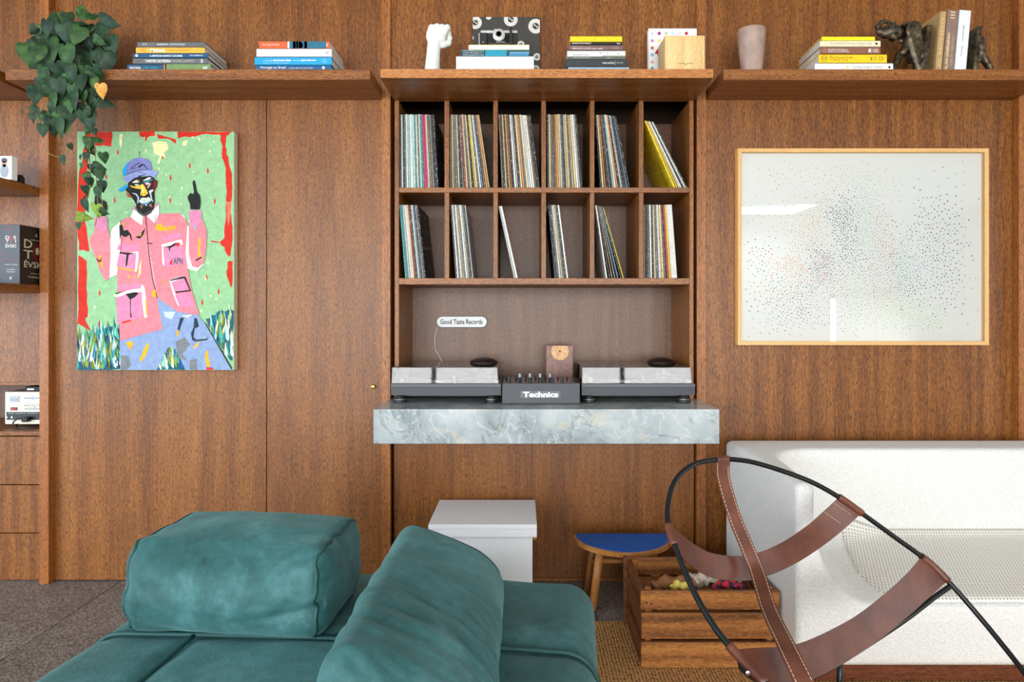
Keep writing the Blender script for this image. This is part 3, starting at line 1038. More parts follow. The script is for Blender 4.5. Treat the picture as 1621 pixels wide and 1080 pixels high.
def upright_book(xb0, xb1, lean_px, yt, D, depth, col, label, prints, cover_side=None, group='books held by the elephant bookends'):
    X0, X1 = PX(xb0, D), PX(xb1, D)
    Z0, Z1 = SH1, PZ(yt, D)
    ang = math.atan2(lean_px, (pyr - yt))
    t = thing('book', (X0, D + depth / 2, Z0), label, 'book', group)
    org = Vector((X1, D, Z0))
    M3 = Matrix.Rotation(ang, 3, 'Y')
    lift = 0.0
    Zt = Z0 + (Z1 - Z0) / math.cos(ang)
    cv = 0.002

    def rot(bm): bmesh.ops.rotate(bm, verts=bm.verts, cent=org, matrix=M3)
    bm = bmesh.new()
    bm_box(bm, X0, X0 + cv, D, D + depth, Z0, Zt, 0.0005)
    bm_box(bm, X1 - cv, X1, D, D + depth, Z0, Zt, 0.0005)
    bm_box(bm, X0 + .0003, X1 - .0003, D, D + cv, Z0, Zt, 0.0005)
    rot(bm)
    c = from_bm('cover', bm, plain(*col, 0.5), t)
    bm = bmesh.new()
    bm_box(bm, X0 + cv, X1 - cv, D + cv, D + depth - 0.003, Z0 + 0.003, Zt - 0.003)
    rot(bm)
    from_bm('pages', bm, PAPER, t)
    for u0, u1, v0, v1, s, pc, bold in prints:
        def fn(a, b, u0=u0, u1=u1, v0=v0, v1=v1):
            # text runs upwards along the spine
            x = X0 + (X1 - X0) * (u1 - (u1 - u0) * b)
            z = Z0 + (Zt - Z0) * (v0 + (v1 - v0) * a)
            return org + M3 @ (Vector((x, D - 0.0005, z)) - org)
        lettering(s, 0, 0, 0, 0, 0, plain(*pc, 0.5), c, bold, fn=fn)
    return t


upright_book(1480.0, 1490.3, 8.5, 18.5, D3, 0.20, (186, 152, 104), 'slim tan book leaning between elephant halves, nearest the trunk', [(0.3, 0.7, 0.1, 0.9, 'O MUNDO', (214, 190, 140), 0.0)])
upright_book(1491.6, 1509.3, 8.5, 16.5, D3, 0.17, (140, 112, 100), 'mauve brown book with gold capitals on spine between elephant halves', [
    (0.18, 0.42, 0.02, 0.62, 'ALAN GREENSPAN', (226, 206, 150), 0.03), (0.6, 0.8, 0.1, 0.6, 'A ERA DA TURBULENCIA', (190, 166, 140), 0.0), (0.3, 0.7, 0.86, 0.97, 'III', (226, 206, 150), 0)])
upright_book(1510.6, 1529.0, 8.5, 17, D3, 0.16, (232, 240, 242), 'white book with small black print between elephant halves', [
    (0.40, 0.54, 0.24, 0.42, 'Thomas Kuhn', DK, 0.0), (0.40, 0.54, 0.50, 0.76, 'A estrutura negada', DK, 0.01)])

# ------------------------------------------------------------------ white fist
FD = 2.56
zs = PX(CX + 1, FD) / 12.0                     # metres for one unit of the traced outline


def FP(x, z, y=0.0): return (x, y, -z)


def fist_sdf():
    parts = [
        s_caps(FP(262, 1150), FP(300, 640), 150, 124),
        s_caps(FP(300, 640), FP(320, 470), 124, 130),
        s_ell(FP(345, 390, 0), (192, 110, 215)), s_box(FP(360, 320, 0), (165, 90, 120), 70),
    ]
    for x, z, r in ((262, 215, 62), (365, 200, 62), (462, 208, 60)):       # knuckles of the folded fingers
        parts.append(s_caps(FP(x, z + 20, -10), FP(x + 4, z + 130, -40), r, 56))
        parts.append(s_caps(FP(x, z + 16, 0), FP(x + 6, z + 60, 120), r - 4, 52))
        parts.append(s_caps(FP(x + 6, z + 60, 120), FP(x + 10, z + 200, 130), 52, 46))
    # index finger and thumb folded on the right
    parts.append(s_caps(FP(555, 220, 20), FP(520, 330, -40), 62, 52))
    parts.append(s_caps(FP(555, 225, 30), FP(572, 290, 120), 60, 50))
    parts.append(s_caps(FP(572, 290, 120), FP(560, 420, 130), 50, 44))
    thumb = [s_caps(FP(470, 560, 20), FP(575, 500, 70), 62, 56), s_caps(FP(575, 500, 70), FP(598, 390, 90), 52, 48),
             s_caps(FP(598, 390, 90), FP(520, 350, 170), 46, 40)]
    f = s_union(parts + thumb, 20)
    cut = lambda X, Y, Z: -(Z + 985)
    fl = s_box(FP(270, 960), (150, 130, 30), 10)
    return lambda X, Y, Z: np.maximum(f(X, Y * 1.0, Z), -Z - fist_cut)


fist_m, nt, bs = nmat('white_plaster_cast')
nt.links.new(ramp(nt, noisev(nt, coords(nt), 30, 3), [(0.3, lin(226, 232, 226)), (0.7, lin(238, 242, 238))]), bs.inputs['Base Color'])
bs.inputs['Roughness'].default_value = 0.55
zshelf = PZ(109, 2.494)
zoff = PZ(25, FD + 0.03)
fist_cut = (zoff - zshelf) / zs
V, F = surface_nets(fist_sdf(), (90, -220, -1200), (740, 280, -80), 13)
F = F[(F >= 0).all(1)]
base = P(672, 109, FD)
VV = [(PX(660, FD) + x * zs, FD + 0.03 + y * zs, zoff + z * zs) for x, y, z in V]
fo = mesh('fist_sculpture', VV, F.tolist(), fist_m, None, (PX(683, FD), FD + 0.03, zshelf), smooth=True)
tag(fo, 'white plaster raised fist standing on the middle shelf', 'sculpture')

# ------------------------------------------------------------------ black book with printed cameras' discs, behind the folding camera
DB = 2.735
bx0, bx1, bz1, bz0 = PX(748.5, DB), PX(854.5, DB), PZ(27, DB), zshelf
bb = thing('book', ((bx0 + bx1) / 2, DB, bz0), 'black book with printed white discs standing behind the camera', 'book')
box('cover', bx0, bx1, DB, DB + 0.003, bz0, bz1, plain(58, 56, 52, 0.5), bb, 0.0006)
box('pages', bx0 + 0.003, bx1 - 0.003, DB + 0.003, DB + 0.022, bz0 + 0.002, bz1 - 0.003, PAPER, bb, 0)
box('back_cover', bx0, bx1, DB + 0.022, DB + 0.025, bz0, bz1, plain(58, 56, 52, 0.5), bb, 0.0006)


def clip_disc(cx_, cz_, r, n=48, scal=0.0):
    pts = []
    for k in range(n):
        a = 2 * math.pi * k / n
        rr = r * (1 - (scal if k % 2 else 0))
        x = min(max(cx_ + rr * math.cos(a), bx0), bx1)
        z = min(max(cz_ + rr * math.sin(a), bz0), bz1)
        pts.append((x, z))
    return pts


for cxp, cyp, rp in ((752.5, 36, 10.5), (773.5, 27, 4.5), (808.5, 31, 11.2), (848, 41.5, 12), (824.5, 70.5, 6), (850, 90, 6), (848, 109, 6), (745, 60, 5)):
    x, z, r = PX(cxp, DB), PZ(cyp, DB), rp * DB / FPX
    pts = clip_disc(x, z, r, 60, 0.06)
    mesh('printed_disc', [(a, DB - 0.0003, b) for a, b in pts], [tuple(range(len(pts)))], plain(212, 208, 200, 0.5), bb)
    if rp > 5:
        pts = clip_disc(x, z, r * 0.42, 24)
        mesh('printed_disc', [(a, DB - 0.0006, b) for a, b in pts], [tuple(range(len(pts)))], plain(44, 44, 42, 0.5), bb)
        for dx, dz in ((0.17, -0.1), (-0.12, 0.12)):
            pts = clip_disc(x + dx * r, z + dz * r, r * 0.13, 12)
            mesh('printed_disc', [(a, DB - 0.0009, b) for a, b in pts], [tuple(range(len(pts)))], plain(212, 208, 200, 0.5), bb)

# ------------------------------------------------------------------ folding camera on the yellow book
CD = 2.56
q = lambda x: PX(720 + x / 11.37, CD)
zz = lambda y: PZ(20 + y / 11.37, CD)
ybk = PZ(70.8, D2 + 0.006)
dz_ = ybk - zz(578)
zq = lambda y: zz(y) + dz_
ca = thing('folding_camera', (q(790), CD + 0.03, ybk), 'vintage black and chrome folding camera on top of yellow book', 'camera')
LEATH = plain(30, 31, 32, 0.6, name='black_leatherette')
box('body', q(440), q(580), CD + 0.005, CD + 0.045, ybk, zq(300), LEATH, ca, 0.003, 2)
box('body_end', q(1010), q(1128), CD + 0.005, CD + 0.045, ybk, zq(330), LEATH, ca, 0.003, 2)
box('recess', q(575), q(1012), CD + 0.022, CD + 0.045, ybk, zq(310), BLACK, ca, 0.001)
SILV = plain(206, 204, 198, 0.35, 0.3, name='satin_silver')
box('top_plate', q(462), q(1122), CD + 0.004, CD + 0.046, zq(318), zq(272), SILV, ca, 0.002, 2)
box('finder', q(705), q(850), CD + 0.008, CD + 0.04, zq(276), zq(238), SILV, ca, 0.002, 2)
box('side_trim', q(428), q(446), CD + 0.005, CD + 0.045, ybk, zq(315), SILV, ca, 0.001)
box('strut', q(985), q(1030), CD - 0.02, CD + 0.02, ybk, zq(250), BLACK, ca, 0.001)
bel = []
for k in range(5):
    box('bellows_fold', q(640 + 16 * k), q(960 - 16 * k), CD + 0.018 - k * 0.007, CD + 0.023 - k * 0.007, zq(545 - 10 * k), zq(330 + 10 * k), BLACK, ca, 0.001)
lens_c = Vector((q(795), CD - 0.012, zq(400)))
ls = zs * 12 / 11.37
lb = lathe('lens_board', [(0.0, 0), (108 * ls, 0.0), (108 * ls, 0.006), (96 * ls, 0.008), (82 * ls, 0.009), (78 * ls, 0.013), (60 * ls, 0.014)], lens_c, SILV, ca, 32, 'Y')
lathe('lens', [(0.0, 0.0138), (54 * ls, 0.0138), (50 * ls, 0.0165), (34 * ls, 0.0150), (0.001, 0.0155)], lens_c, BLACKS, lb, 24, 'Y')
lathe('shutter_ring', [(46 * ls, 0.0166), (46 * ls, 0.0172), (40 * ls, 0.0172), (40 * ls, 0.0166)], lens_c, plain(120, 124, 130, 0.3, 0.8), lb, 24, 'Y')
box('front_standard', q(740), q(910), CD - 0.014, CD - 0.006, zq(560), zq(505), CHROME, ca, 0.002, 2)
box('drop_bed', q(620), q(990), CD - 0.03, CD + 0.02, ybk + 0.0002, zq(556), plain(40, 40, 40, 0.4), ca, 0.001)
lathe('winding_knob', [(0.004, 0), (0.004, 0.004), (0.0035, 0.0045)], (q(600), CD + 0.025, zq(276)), CHROME, ca, 16)
lathe('badge', [(0.003, 0), (0.003, 0.0008)], (q(508), CD + 0.0052, zq(485)), plain(190, 110, 90, 0.5), ca, 12, 'Y')

# ------------------------------------------------------------------ dotted white book and wooden box
DW = 2.70
dx0, dx1, dz1 = PX(1026.5, DW), PX(1103, DW), PZ(45, DW)
db = thing('book', ((dx0 + dx1) / 2, DW, zshelf), 'white book with coloured dots on cover, behind the wooden box', 'book')
dc = box('cover', dx0, dx1, DW, DW + 0.003, zshelf, dz1, WHITE, db, 0.0006)
box('pages', dx0 + 0.002, dx1 - 0.003, DW + 0.003, DW + 0.024, zshelf + 0.002, dz1 - 0.002, PAPER, db, 0)
box('back_cover', dx0, dx1, DW + 0.024, DW + 0.027, zshelf, dz1, WHITE, db, 0.0006)
dots = [(1032.5, 53, (196, 204, 214)), (1043.5, 53, (170, 40, 130)), (1054.5, 53, (190, 200, 160)), (1065, 53, (208, 224, 232)), (1076, 53, (226, 206, 206)), (1086.5, 53, (190, 40, 44)),
        (1032.5, 64.5, (206, 140, 180)), (1043.5, 64.5, (236, 216, 110)), (1032.5, 76, (222, 96, 60)), (1032.5, 87, (130, 180, 200)), (1032.5, 98.5, (226, 176, 160)),
        (1043.5, 76, (200, 210, 220)), (1043.5, 87, (190, 120, 160)), (1032.5, 108, (110, 170, 180))]
for px_, py_, c in dots:
    x, z, r = PX(px_, DW), PZ(py_, DW), 2.7 * DW / FPX
    mesh('printed_dot', [(x + r * math.cos(k * math.pi / 10), DW - 0.0004, z + r * math.sin(k * math.pi / 10)) for k in range(20)], [tuple(range(20))], plain(*c, 0.5), dc)
tri = [(1053, 57), (1036, 85), (1041, 86), (1056, 66)]
mesh('printed_shape', [(PX(a, DW), DW - 0.0003, PZ(b, DW)) for a, b in tri], [(0, 1, 2, 3)], plain(190, 36, 52, 0.5), dc)
PINE = wood('pale_pine', 'Z', lin(206, 166, 104), lin(226, 190, 130), lin(238, 208, 152), fine=0.7, band=0.6, rough=0.5, porek=0.1)
DX = 2.545
wx0, wx1, wz1 = PX(1053, DX), PX(1116.5, DX), PZ(55.5, DX)
wb = thing('wooden_box', ((wx0 + wx1) / 2, DX, zshelf), 'small pale pine wine-style box standing on the middle shelf', 'box')
box('left_side', wx0, wx0 + 0.006, DX + 0.005, DX + 0.13, zshelf, wz1, PINE, wb, 0.0008)
box('right_side', wx1 - 0.006, wx1, DX + 0.005, DX + 0.13, zshelf, wz1, PINE, wb, 0.0008)
box('top_board', wx0 + 0.006, wx1 - 0.006, DX + 0.005, DX + 0.13, wz1 - 0.006, wz1, PINE, wb, 0.0008)
box('bottom_board', wx0 + 0.006, wx1 - 0.006, DX + 0.005, DX + 0.13, zshelf, zshelf + 0.006, PINE, wb, 0.0008)
fl = box('lid_panel', wx0 + 0.003, wx1 - 0.003, DX + 0.001, DX + 0.006, zshelf + 0.001, wz1 - 0.003, PINE, wb, 0.001)
for a, b in ((1083, 100.5), (1087, 102)):
    x, z = PX(a, DX), PZ(b, DX)
    mesh('stamp', [(x + 0.0016 * math.cos(k), DX + 0.0006, z + 0.0024 * math.sin(k)) for k in np.arange(0, 6.28, 0.6)], [tuple(range(11))], plain(90, 66, 40, 0.6), fl)
lettering('~.~', PX(1073, DX), PX(1097, DX), PZ(103, DX), PZ(99.5, DX), DX + 0.0006, plain(110, 84, 50, 0.6), fl)

# ------------------------------------------------------------------ vase
VD = 2.60
r0, r1 = 16 * VD / FPX, 21.3 * VD / FPX
vz = PZ(48.5, VD) - SH1
vm, nt, bs = nmat('frosted_rose_glass')
nt.links.new(ramp(nt, noisev(nt, coords(nt, (1, 1, 0.6)), 24, 4), [(0.3, lin(150, 124, 112)), (0.7, lin(178, 152, 140))]), bs.inputs['Base Color'])
bs.inputs['Roughness'].default_value = 0.45
bump(nt, bs, noisev(nt, coords(nt), 160, 2), 0.2, 0.001)
vo = lathe('vase', [(0.001, 0.0), (r0 * 0.93, 0.0), (r0, 0.004), (r0 * 1.06, vz * 0.2), (r0 * 1.2, vz * 0.5), (r1 * 0.98, vz * 0.8), (r1, vz), (r1 - 0.004, vz),
                    (r1 * 0.9, vz * 0.8), (r0 * 1.0, vz * 0.3), (r0 * 0.8, 0.01), (0.001, 0.008)], (PX(1189.5, VD), VD, SH1), vm, None, 40)
tag(vo, 'frosted rose-grey tapering vase standing alone on the right shelf', 'vase')

# ------------------------------------------------------------------ elephant bookends
BRONZE, nt, bs = nmat('dark_bronze')
v = noisev(nt, coords(nt), 45, 4)
nt.links.new(ramp(nt, v, [(0.35, lin(36, 31, 24)), (0.5, lin(76, 66, 50)), (0.75, lin(124, 110, 82))]), bs.inputs['Base Color'])
bs.inputs['Roughness'].default_value = 0.34
bs.inputs['Metallic'].default_value = 0.55
ED = 2.60
es = ED / FPX / 8.53
ex0 = PX(1380, ED)
ez0 = PZ(5, ED)
ecut = (ez0 - SH1) / es


def EP(x, z, y=0.0): return (x, y, -z)


front = s_union([
    s_ell(EP(330, 385, 0), (150, 85, 95), -0.25),                  # head
    s_ell(EP(250, 410, 0), (110, 60, 62), -0.5),
    s_caps(EP(215, 430, 0), EP(140, 390, 0), 52, 44), s_caps(EP(140, 390, 0), EP(125, 320, 0), 42, 36),
    s_caps(EP(125, 320, 0), EP(165, 262, 0), 34, 30), s_caps(EP(165, 262, 0), EP(235, 245, 0), 29, 24), s_caps(EP(235, 245, 0), EP(300, 272, 0), 23, 20),
    s_caps(EP(300, 272, 0), EP(352, 278, 0), 20, 17), s_caps(EP(345, 272, 0), EP(365, 236, 0), 15, 10),
    s_caps(EP(310, 470, -30), EP(350, 500, -30), 26, 18), s_caps(EP(310, 470, 30), EP(350, 500, 30), 26, 18),
    s_ell(EP(560, 300, 0), (130, 90, 40), 0.0),
    s_ell(EP(552, 405, -98), (112, 26, 122), -0.2), s_ell(EP(552, 405, 98), (112, 26, 122), -0.2),          # ears
    s_box(EP(610, 600, 0), (100, 95, 200), 60, 0.10),                # chest
    s_caps(EP(520, 520, -55), EP(640, 920, -55), 66, 48), s_caps(EP(560, 560, 55), EP(440, 690, 55), 66, 50), s_caps(EP(440, 690, 55), EP(345, 900, 55), 46, 40),
    s_caps(EP(520, 520, -50), EP(430, 690, -50), 50, 40),
    s_box(EP(690, 860, 0), (60, 90, 26), 10),
], 16)
plate1 = s_box(EP(722, 640, 0), (36, 120, 302), 8, -0.12)
fr_sdf = lambda X, Y, Z: np.maximum(np.minimum(np.maximum(front(X, Y, Z), (X - 745 - (-Z - 610) * -0.12)), plate1(X, Y, Z)), -Z - ecut)
rear = s_union([
    s_ell(EP(1385, 540, 0), (95, 90, 130), 0.0), s_box(EP(1340, 640, 0), (60, 90, 200), 50, 0.0),
    s_caps(EP(1380, 620, -50), EP(1400, 700, -50), 80, 58), s_caps(EP(1400, 700, -50), EP(1535, 910, -50), 56, 40),
    s_caps(EP(1370, 650, 50), EP(1330, 920, 50), 70, 42),
    s_caps(EP(1470, 540, 0), EP(1482, 640, 0), 14, 10), s_caps(EP(1482, 640, 0), EP(1460, 720, 0), 10, 12),
], 30)
plate2 = s_box(EP(1326, 650, 0), (32, 115, 294), 8, -0.1)
re_sdf = lambda X, Y, Z: np.maximum(np.minimum(np.maximum(rear(X, Y, Z), -(X - 1318 - (-Z - 620) * -0.1)), plate2(X, Y, Z)), -Z - ecut)
for nm, f, lo, hi, lab in (('elephant_bookend', fr_sdf, (60, -170, -980), (850, 170, -190), 'bronze elephant bookend, front half with raised trunk'),
                           ('elephant_bookend', re_sdf, (1240, -170, -980), (1620, 170, -330), 'bronze elephant bookend, rear half with hind legs')):
    V, F = surface_nets(f, lo, hi, 13)
    F = F[(F >= 0).all(1)]
    VV = [(ex0 + x * es - (0.012 if lo[0] < 100 else -0.010), ED + y * es, ez0 + z * es) for x, y, z in V]
    cxx = sum(v[0] for v in VV) / len(VV)
    o = mesh(nm, VV, F.tolist(), BRONZE, None, (cxx, ED, SH1), smooth=True)
    tag(o, lab, 'bookend', 'elephant bookends')
    if lo[0] < 100:
        for sgn in (-1,):
            V2, F2 = [], []
            bm = bmesh.new()
            bmesh.ops.create_uvsphere(bm, u_segments=10, v_segments=8, radius=17 * es)
            bmesh.ops.translate(bm, verts=bm.verts, vec=(ex0 + 320 * es - 0.012, ED - 78 * es, ez0 - 345 * es))
            from_bm('eye', bm, BLACKS, o, smooth=True)

# ------------------------------------------------------------------ trailing philodendron
LEAF_M = []
for i, (a, b, c) in enumerate((((16, 36, 22), (30, 58, 34), (50, 80, 46)), ((22, 50, 24), (42, 76, 34), (70, 104, 50)), ((160, 104, 30), (206, 146, 58), (222, 170, 84)), ((70, 104, 30), (118, 150, 52), (150, 176, 76)))):
    m, nt, bs = nmat(('leaf_dark_green', 'leaf_mid_green', 'leaf_yellowed', 'leaf_young')[i])
    v = noisev(nt, coords(nt, (1, 1, 1), 9.0), 3.0, 3)
    oi = nt.nodes.new('ShaderNodeObjectInfo')
    mr = nd(nt, 'ShaderNodeMapRange', i_3=-0.12, i_4=0.12)
    nt.links.new(oi.outputs['Random'], mr.inputs[0])
    ad = nd(nt, 'ShaderNodeMath', operation='ADD')
    nt.links.new(v, ad.inputs[0]); nt.links.new(mr.outputs[0], ad.inputs[1])
    nt.links.new(ramp(nt, ad.outputs[0], [(0.3, lin(*a)), (0.5, lin(*b)), (0.75, lin(*c))]), bs.inputs['Base Color'])
    bs.inputs['Roughness'].default_value = 0.5
    bs.inputs['Specular IOR Level'].default_value = 0.25
    LEAF_M.append(m)


def leaf_mesh(kind):
    """heart-shaped blade, length 1 along -Z from the stalk at the origin, folded at the midrib, cupped"""
    half = [(0.0, 0.0), (0.14, 0.11), (0.30, 0.10), (0.405, -0.03), (0.42, -0.20), (0.36, -0.42), (0.24, -0.62), (0.11, -0.80), (0.0, -0.98)]
    rib = [(0.0, -0.02), (0.0, -0.02), (0.0, -0.04), (0.0, -0.10), (0.0, -0.22), (0.0, -0.42), (0.0, -0.62), (0.0, -0.80), (0.0, -0.98)]
    V, F = [], []

    def yy(x, z): return 0.34 * abs(x) ** 1.4 * 0.55 + 0.16 * max(0, -z) ** 2 - 0.04
    n = len(half)
    V = [(0, yy(0, z), z) for _, z in rib]
    for s in (1, -1):
        b = len(V)
        V += [(s * x * 0.5, yy(x * 0.5, z) - 0.03, (z + rz) / 2 if i < 3 else z * 0.98) for i, ((x, z), (_, rz)) in enumerate(zip(half, rib))]
        b2 = len(V)
        V += [(s * x, yy(x, z), z) for x, z in half]
        for i in range(n - 1):
            for p, q_ in ((0, b), (b, b2)):
                f = (p + i, q_ + i, q_ + i + 1, p + i + 1)
                F.append(f if s > 0 else f[::-1])
    me = bpy.data.meshes.new('leaf')
    me.from_pydata(V, [], F)
    me.polygons.foreach_set('use_smooth', [True] * len(me.polygons))
    me.materials.append(LEAF_M[kind])
    me.update()
    return me


LM = [leaf_mesh(i) for i in range(4)]
PD = 2.52
plx = PX(118, 2.62)
plant = thing('trailing_plant', (plx, 2.64, SH1), 'leafy green heart-leaf plant trailing over the left shelf edge and painting', 'plant')
pot = lathe('pot', [(0.001, 0.0), (0.055, 0.0), (0.06, 0.005), (0.072, 0.10), (0.075, 0.115), (0.068, 0.115), (0.062, 0.09), (0.001, 0.088)], (plx, 2.655, SH1), plain(44, 40, 38, 0.7), plant, 24)
lathe('soil', [(0.001, 0.089), (0.0615, 0.089), (0.0615, 0.092), (0.001, 0.094)], (plx, 2.655, SH1), plain(40, 28, 20, 0.95), pot, 20)
LV = """165,58,62,175 200,82,70,20 218,135,85,5 58,114,52,-60 285,148,80,-20 335,45,60,70 378,48,40,90 445,82,85,70 300,88,55,100 240,68,60,10
130,110,70,-10 125,165,75,-10 150,235,120,0 230,248,95,0 338,190,60,0 395,172,55,60 405,130,70,0 295,290,100,0 375,250,55,10 420,275,90,-5
440,200,90,0 85,240,80,-15 45,240,90,10 105,275,85,-60 72,187,50,30 180,325,85,0 250,330,70,0 190,400,80,5 300,385,80,0 270,465,80,5
260,425,70,0 355,350,55,0 378,325,60,30 82,438,75,0 350,435,60,10 398,415,58,0 422,472,60,80 350,485,60,-10 165,460,60,0 178,520,78,0
245,550,70,0 158,590,75,0 198,595,75,5 115,608,52,0 65,545,38,0 78,503,40,60 105,548,30,0 97,515,35,40 310,545,60,0 345,580,55,0
370,615,30,20 330,610,35,-30 340,670,50,0 392,655,40,80 350,705,45,20 300,740,22,0 327,740,40,0 410,742,45,0 350,800,45,0 390,785,50,70
398,825,50,10 335,840,45,20 340,862,40,0 403,882,45,0 320,900,40,0 385,912,45,0 300,945,50,-80 322,975,50,15 373,1003,60,-10 315,1030,55,80
415,1005,40,60 248,687,28,10 213,752,36,10 290,1075,30,0 305,780,25,0 225,430,80,0 215,470,90,0 130,350,60,0 120,400,80,0 300,40,60,10
310,220,80,10 200,190,70,-5 350,120,50,20 260,200,60,0 160,160,80,-10 340,290,70,10 110,330,60,-20 400,230,60,10 320,330,60,0 240,380,70,-10
150,420,60,10 310,440,50,0 200,300,70,5 270,260,60,-10 70,290,60,-10 330,520,50,10 290,500,50,0 220,520,50,0 370,380,50,10 180,110,60,0
250,110,50,0 100,130,60,-20 140,190,70,10 240,160,60,5 290,120,60,-5 330,240,60,15 380,160,55,20 410,190,60,-10 360,280,55,0 240,290,70,0 210,230,70,-15 120,220,70,15 150,300,60,-10 220,350,60,10 270,340,60,-8 330,380,55,12 150,370,60,-15 340,460,50,-10 290,420,55,5 230,600,45,0 200,440,60,0 250,490,55,10 170,270,70,0 90,170,60,-30 310,180,60,0 390,260,50,20 370,200,60,0 60,220,60,0 190,550,50,5 140,540,45,0 355,540,45,-5""".split()
LEAVES = []
for i, s in enumerate(LV):
    x, y, L, a = [float(v) for v in s.split(',')]
    px_, py_ = 30 + x / 3.086, 10 + y / 3.086
    deep = i >= 79
    if py_ < 108: D = R.uniform(2.50, 2.56) + (0.06 if deep else 0)
    else: D = R.uniform(2.485, 2.515) + (0.005 if deep else 0)
    if y > 620: D = R.uniform(2.50, 2.53)
    Lm = L / 3.086 * D / FPX * 1.28
    kind = 2 if (x, y) == (398, 415) else 3 if (x, y) in ((373, 1003), (315, 1030)) else (1 if R.random() < 0.28 else 0)
    a_r = math.radians(a)
    # leaf centre given; its stalk end lies half a length up the leaf axis
    c = P(px_, py_, D)
    d = Vector((math.sin(a_r), 0, -math.cos(a_r)))
    o = bpy.data.objects.new('leaf', LM[kind])
    COL.objects.link(o)
    o.parent = plant
    ORG[o.name] = ORG[plant.name]
    o.location = c - d * Lm * 0.45 - ORG[plant.name]
    o.rotation_mode = 'XYZ'
    rot = Matrix.Rotation(-a_r, 3, 'Y') @ Matrix.Rotation(R.uniform(-0.15, 0.5), 3, 'X') @ Matrix.Rotation(R.uniform(-0.5, 0.5), 3, 'Z')
    o.rotation_euler = rot.to_euler('XYZ')
    wdt = 1.0 if abs(a) < 60 else 0.85
    o.scale = (Lm * wdt, Lm, Lm)
    LEAVES.append((x, y, c - d * Lm * 0.45))
STEM = plain(124, 116, 60, 0.6, name='green_stem')
top = Vector((plx, 2.64, SH1 + 0.12))
zl = lambda x, y, D: P(30 + x / 3.086, 10 + y / 3.086, D)
vines = [
    [(350, 250), (372, 420), (378, 540), (352, 640), (345, 740), (352, 860), (330, 960), (312, 1060)],
    [(340, 330), (362, 560), (372, 700), (378, 850), (385, 1000), (370, 1075)],
    [(95, 250), (110, 340), (150, 430), (195, 465)], [(95, 340), (78, 500), (62, 545)], [(150, 430), (110, 520), (112, 600)],
    [(200, 560), (195, 640), (200, 665)], [(120, 690), (150, 720), (190, 735), (230, 720), (248, 690)], [(230, 715), (213, 748)],
    [(330, 150), (390, 85), (430, 75)], [(330, 180), (400, 110), (450, 150)], [(60, 110), (110, 105), (180, 150)], [(50, 200), (75, 160), (120, 150)],
    [(330, 400), (400, 440), (398, 400)], [(300, 250), (260, 440), (230, 540)], [(360, 700), (400, 715)], [(350, 860), (395, 900), (410, 1000)], [(260, 300), (200, 480), (160, 590)],
]
for vn in vines:
    pts = [zl(x, y, 2.525 if y > 250 else 2.56) for x, y in vn]
    if vn[0][1] < 260: pts = [top + Vector((R.uniform(-.03, .03), 0, 0))] + pts
    tube('vine', pts, 0.0016, STEM, plant, 6, smooth_n=6)

# ------------------------------------------------------------------ bookcase contents
# boxed book set: spine to the front, cover to the right
g0 = 2.64
bz0 = PZ(451.5, 2.735) + 0.0005
bz1 = PZ(355.5, g0)
kx1 = PX(31.5, g0)
kx0 = kx1 - 0.105
ky1 = 2.772
gx = 0.0
ds = thing('boxed_book_set', ((kx0 + kx1) / 2, g0 + 0.06, bz0), 'black boxed book set with red ornaments on the bookcase shelf', 'book')
bk = box('slipcase', kx0, kx1, g0, ky1, bz0, bz1, plain(26, 24, 24, 0.5), ds, 0.001)
sp = box('spine', kx0 + 0.0005, kx1 - 0.0005, g0 - 0.001, g0 + 0.002, bz0 + 0.0005, bz1 - 0.0005, plain(70, 74, 80, 0.5), ds, 0.0005)
zf = lambda v: bz0 + (bz1 - bz0) * v
RED_P = plain(128, 62, 62, 0.5)
for u, v, r in ((0.62, 0.93, 0.011), (0.86, 0.86, 0.006), (0.6, 0.47, 0.007), (0.63, 0.40, 0.009), (0.35, 0.50, 0.008), (0.9, 0.38, 0.007), (0.35, 0.42, 0.006), (0.2, 0.9, 0.008)):
    x, z = kx0 + (kx1 - kx0) * u, zf(v)
    mesh('printed_ornament', [(x + r * (0.55 + 0.45 * math.cos(5 * k)) * math.cos(k), g0 - 0.0013, z + r * (0.6 + 0.4 * math.cos(5 * k)) * math.sin(k)) for k in np.arange(0, 6.28, 0.2)], [tuple(range(32))], RED_P, sp)
CRM = plain(214, 210, 200, 0.5)
ulx = lambda u: kx0 + (kx1 - kx0) * u
for s, u0, u1, v0, v1 in (('D  S', 0.45, 0.86, 0.755, 0.81), ('T   I', 0.45, 0.86, 0.695, 0.745), ('ÉVSKI', 0.45, 0.86, 0.61, 0.68), ('Crime e castigo', 0.42, 0.92, 0.315, 0.335),
                          ('Os irmãos', 0.50, 0.82, 0.235, 0.255), ('Karamázov', 0.50, 0.83, 0.195, 0.215), ('A', 0.60, 0.70, 0.07, 0.13)):
    lettering(s, ulx(u0), ulx(u1), zf(v0), zf(v1), g0 - 0.0016, CRM, sp, 0.015)
x, z = ulx(0.655), zf(0.755)
mesh('emblem', [(x + 0.0085 * math.cos(k), g0 - 0.0014, z + 0.013 * math.sin(k)) for k in np.arange(0, 6.28, 0.3)], [tuple(range(21))], RED_P, sp)
covd = lambda u: g0 + (ky1 - g0) * u
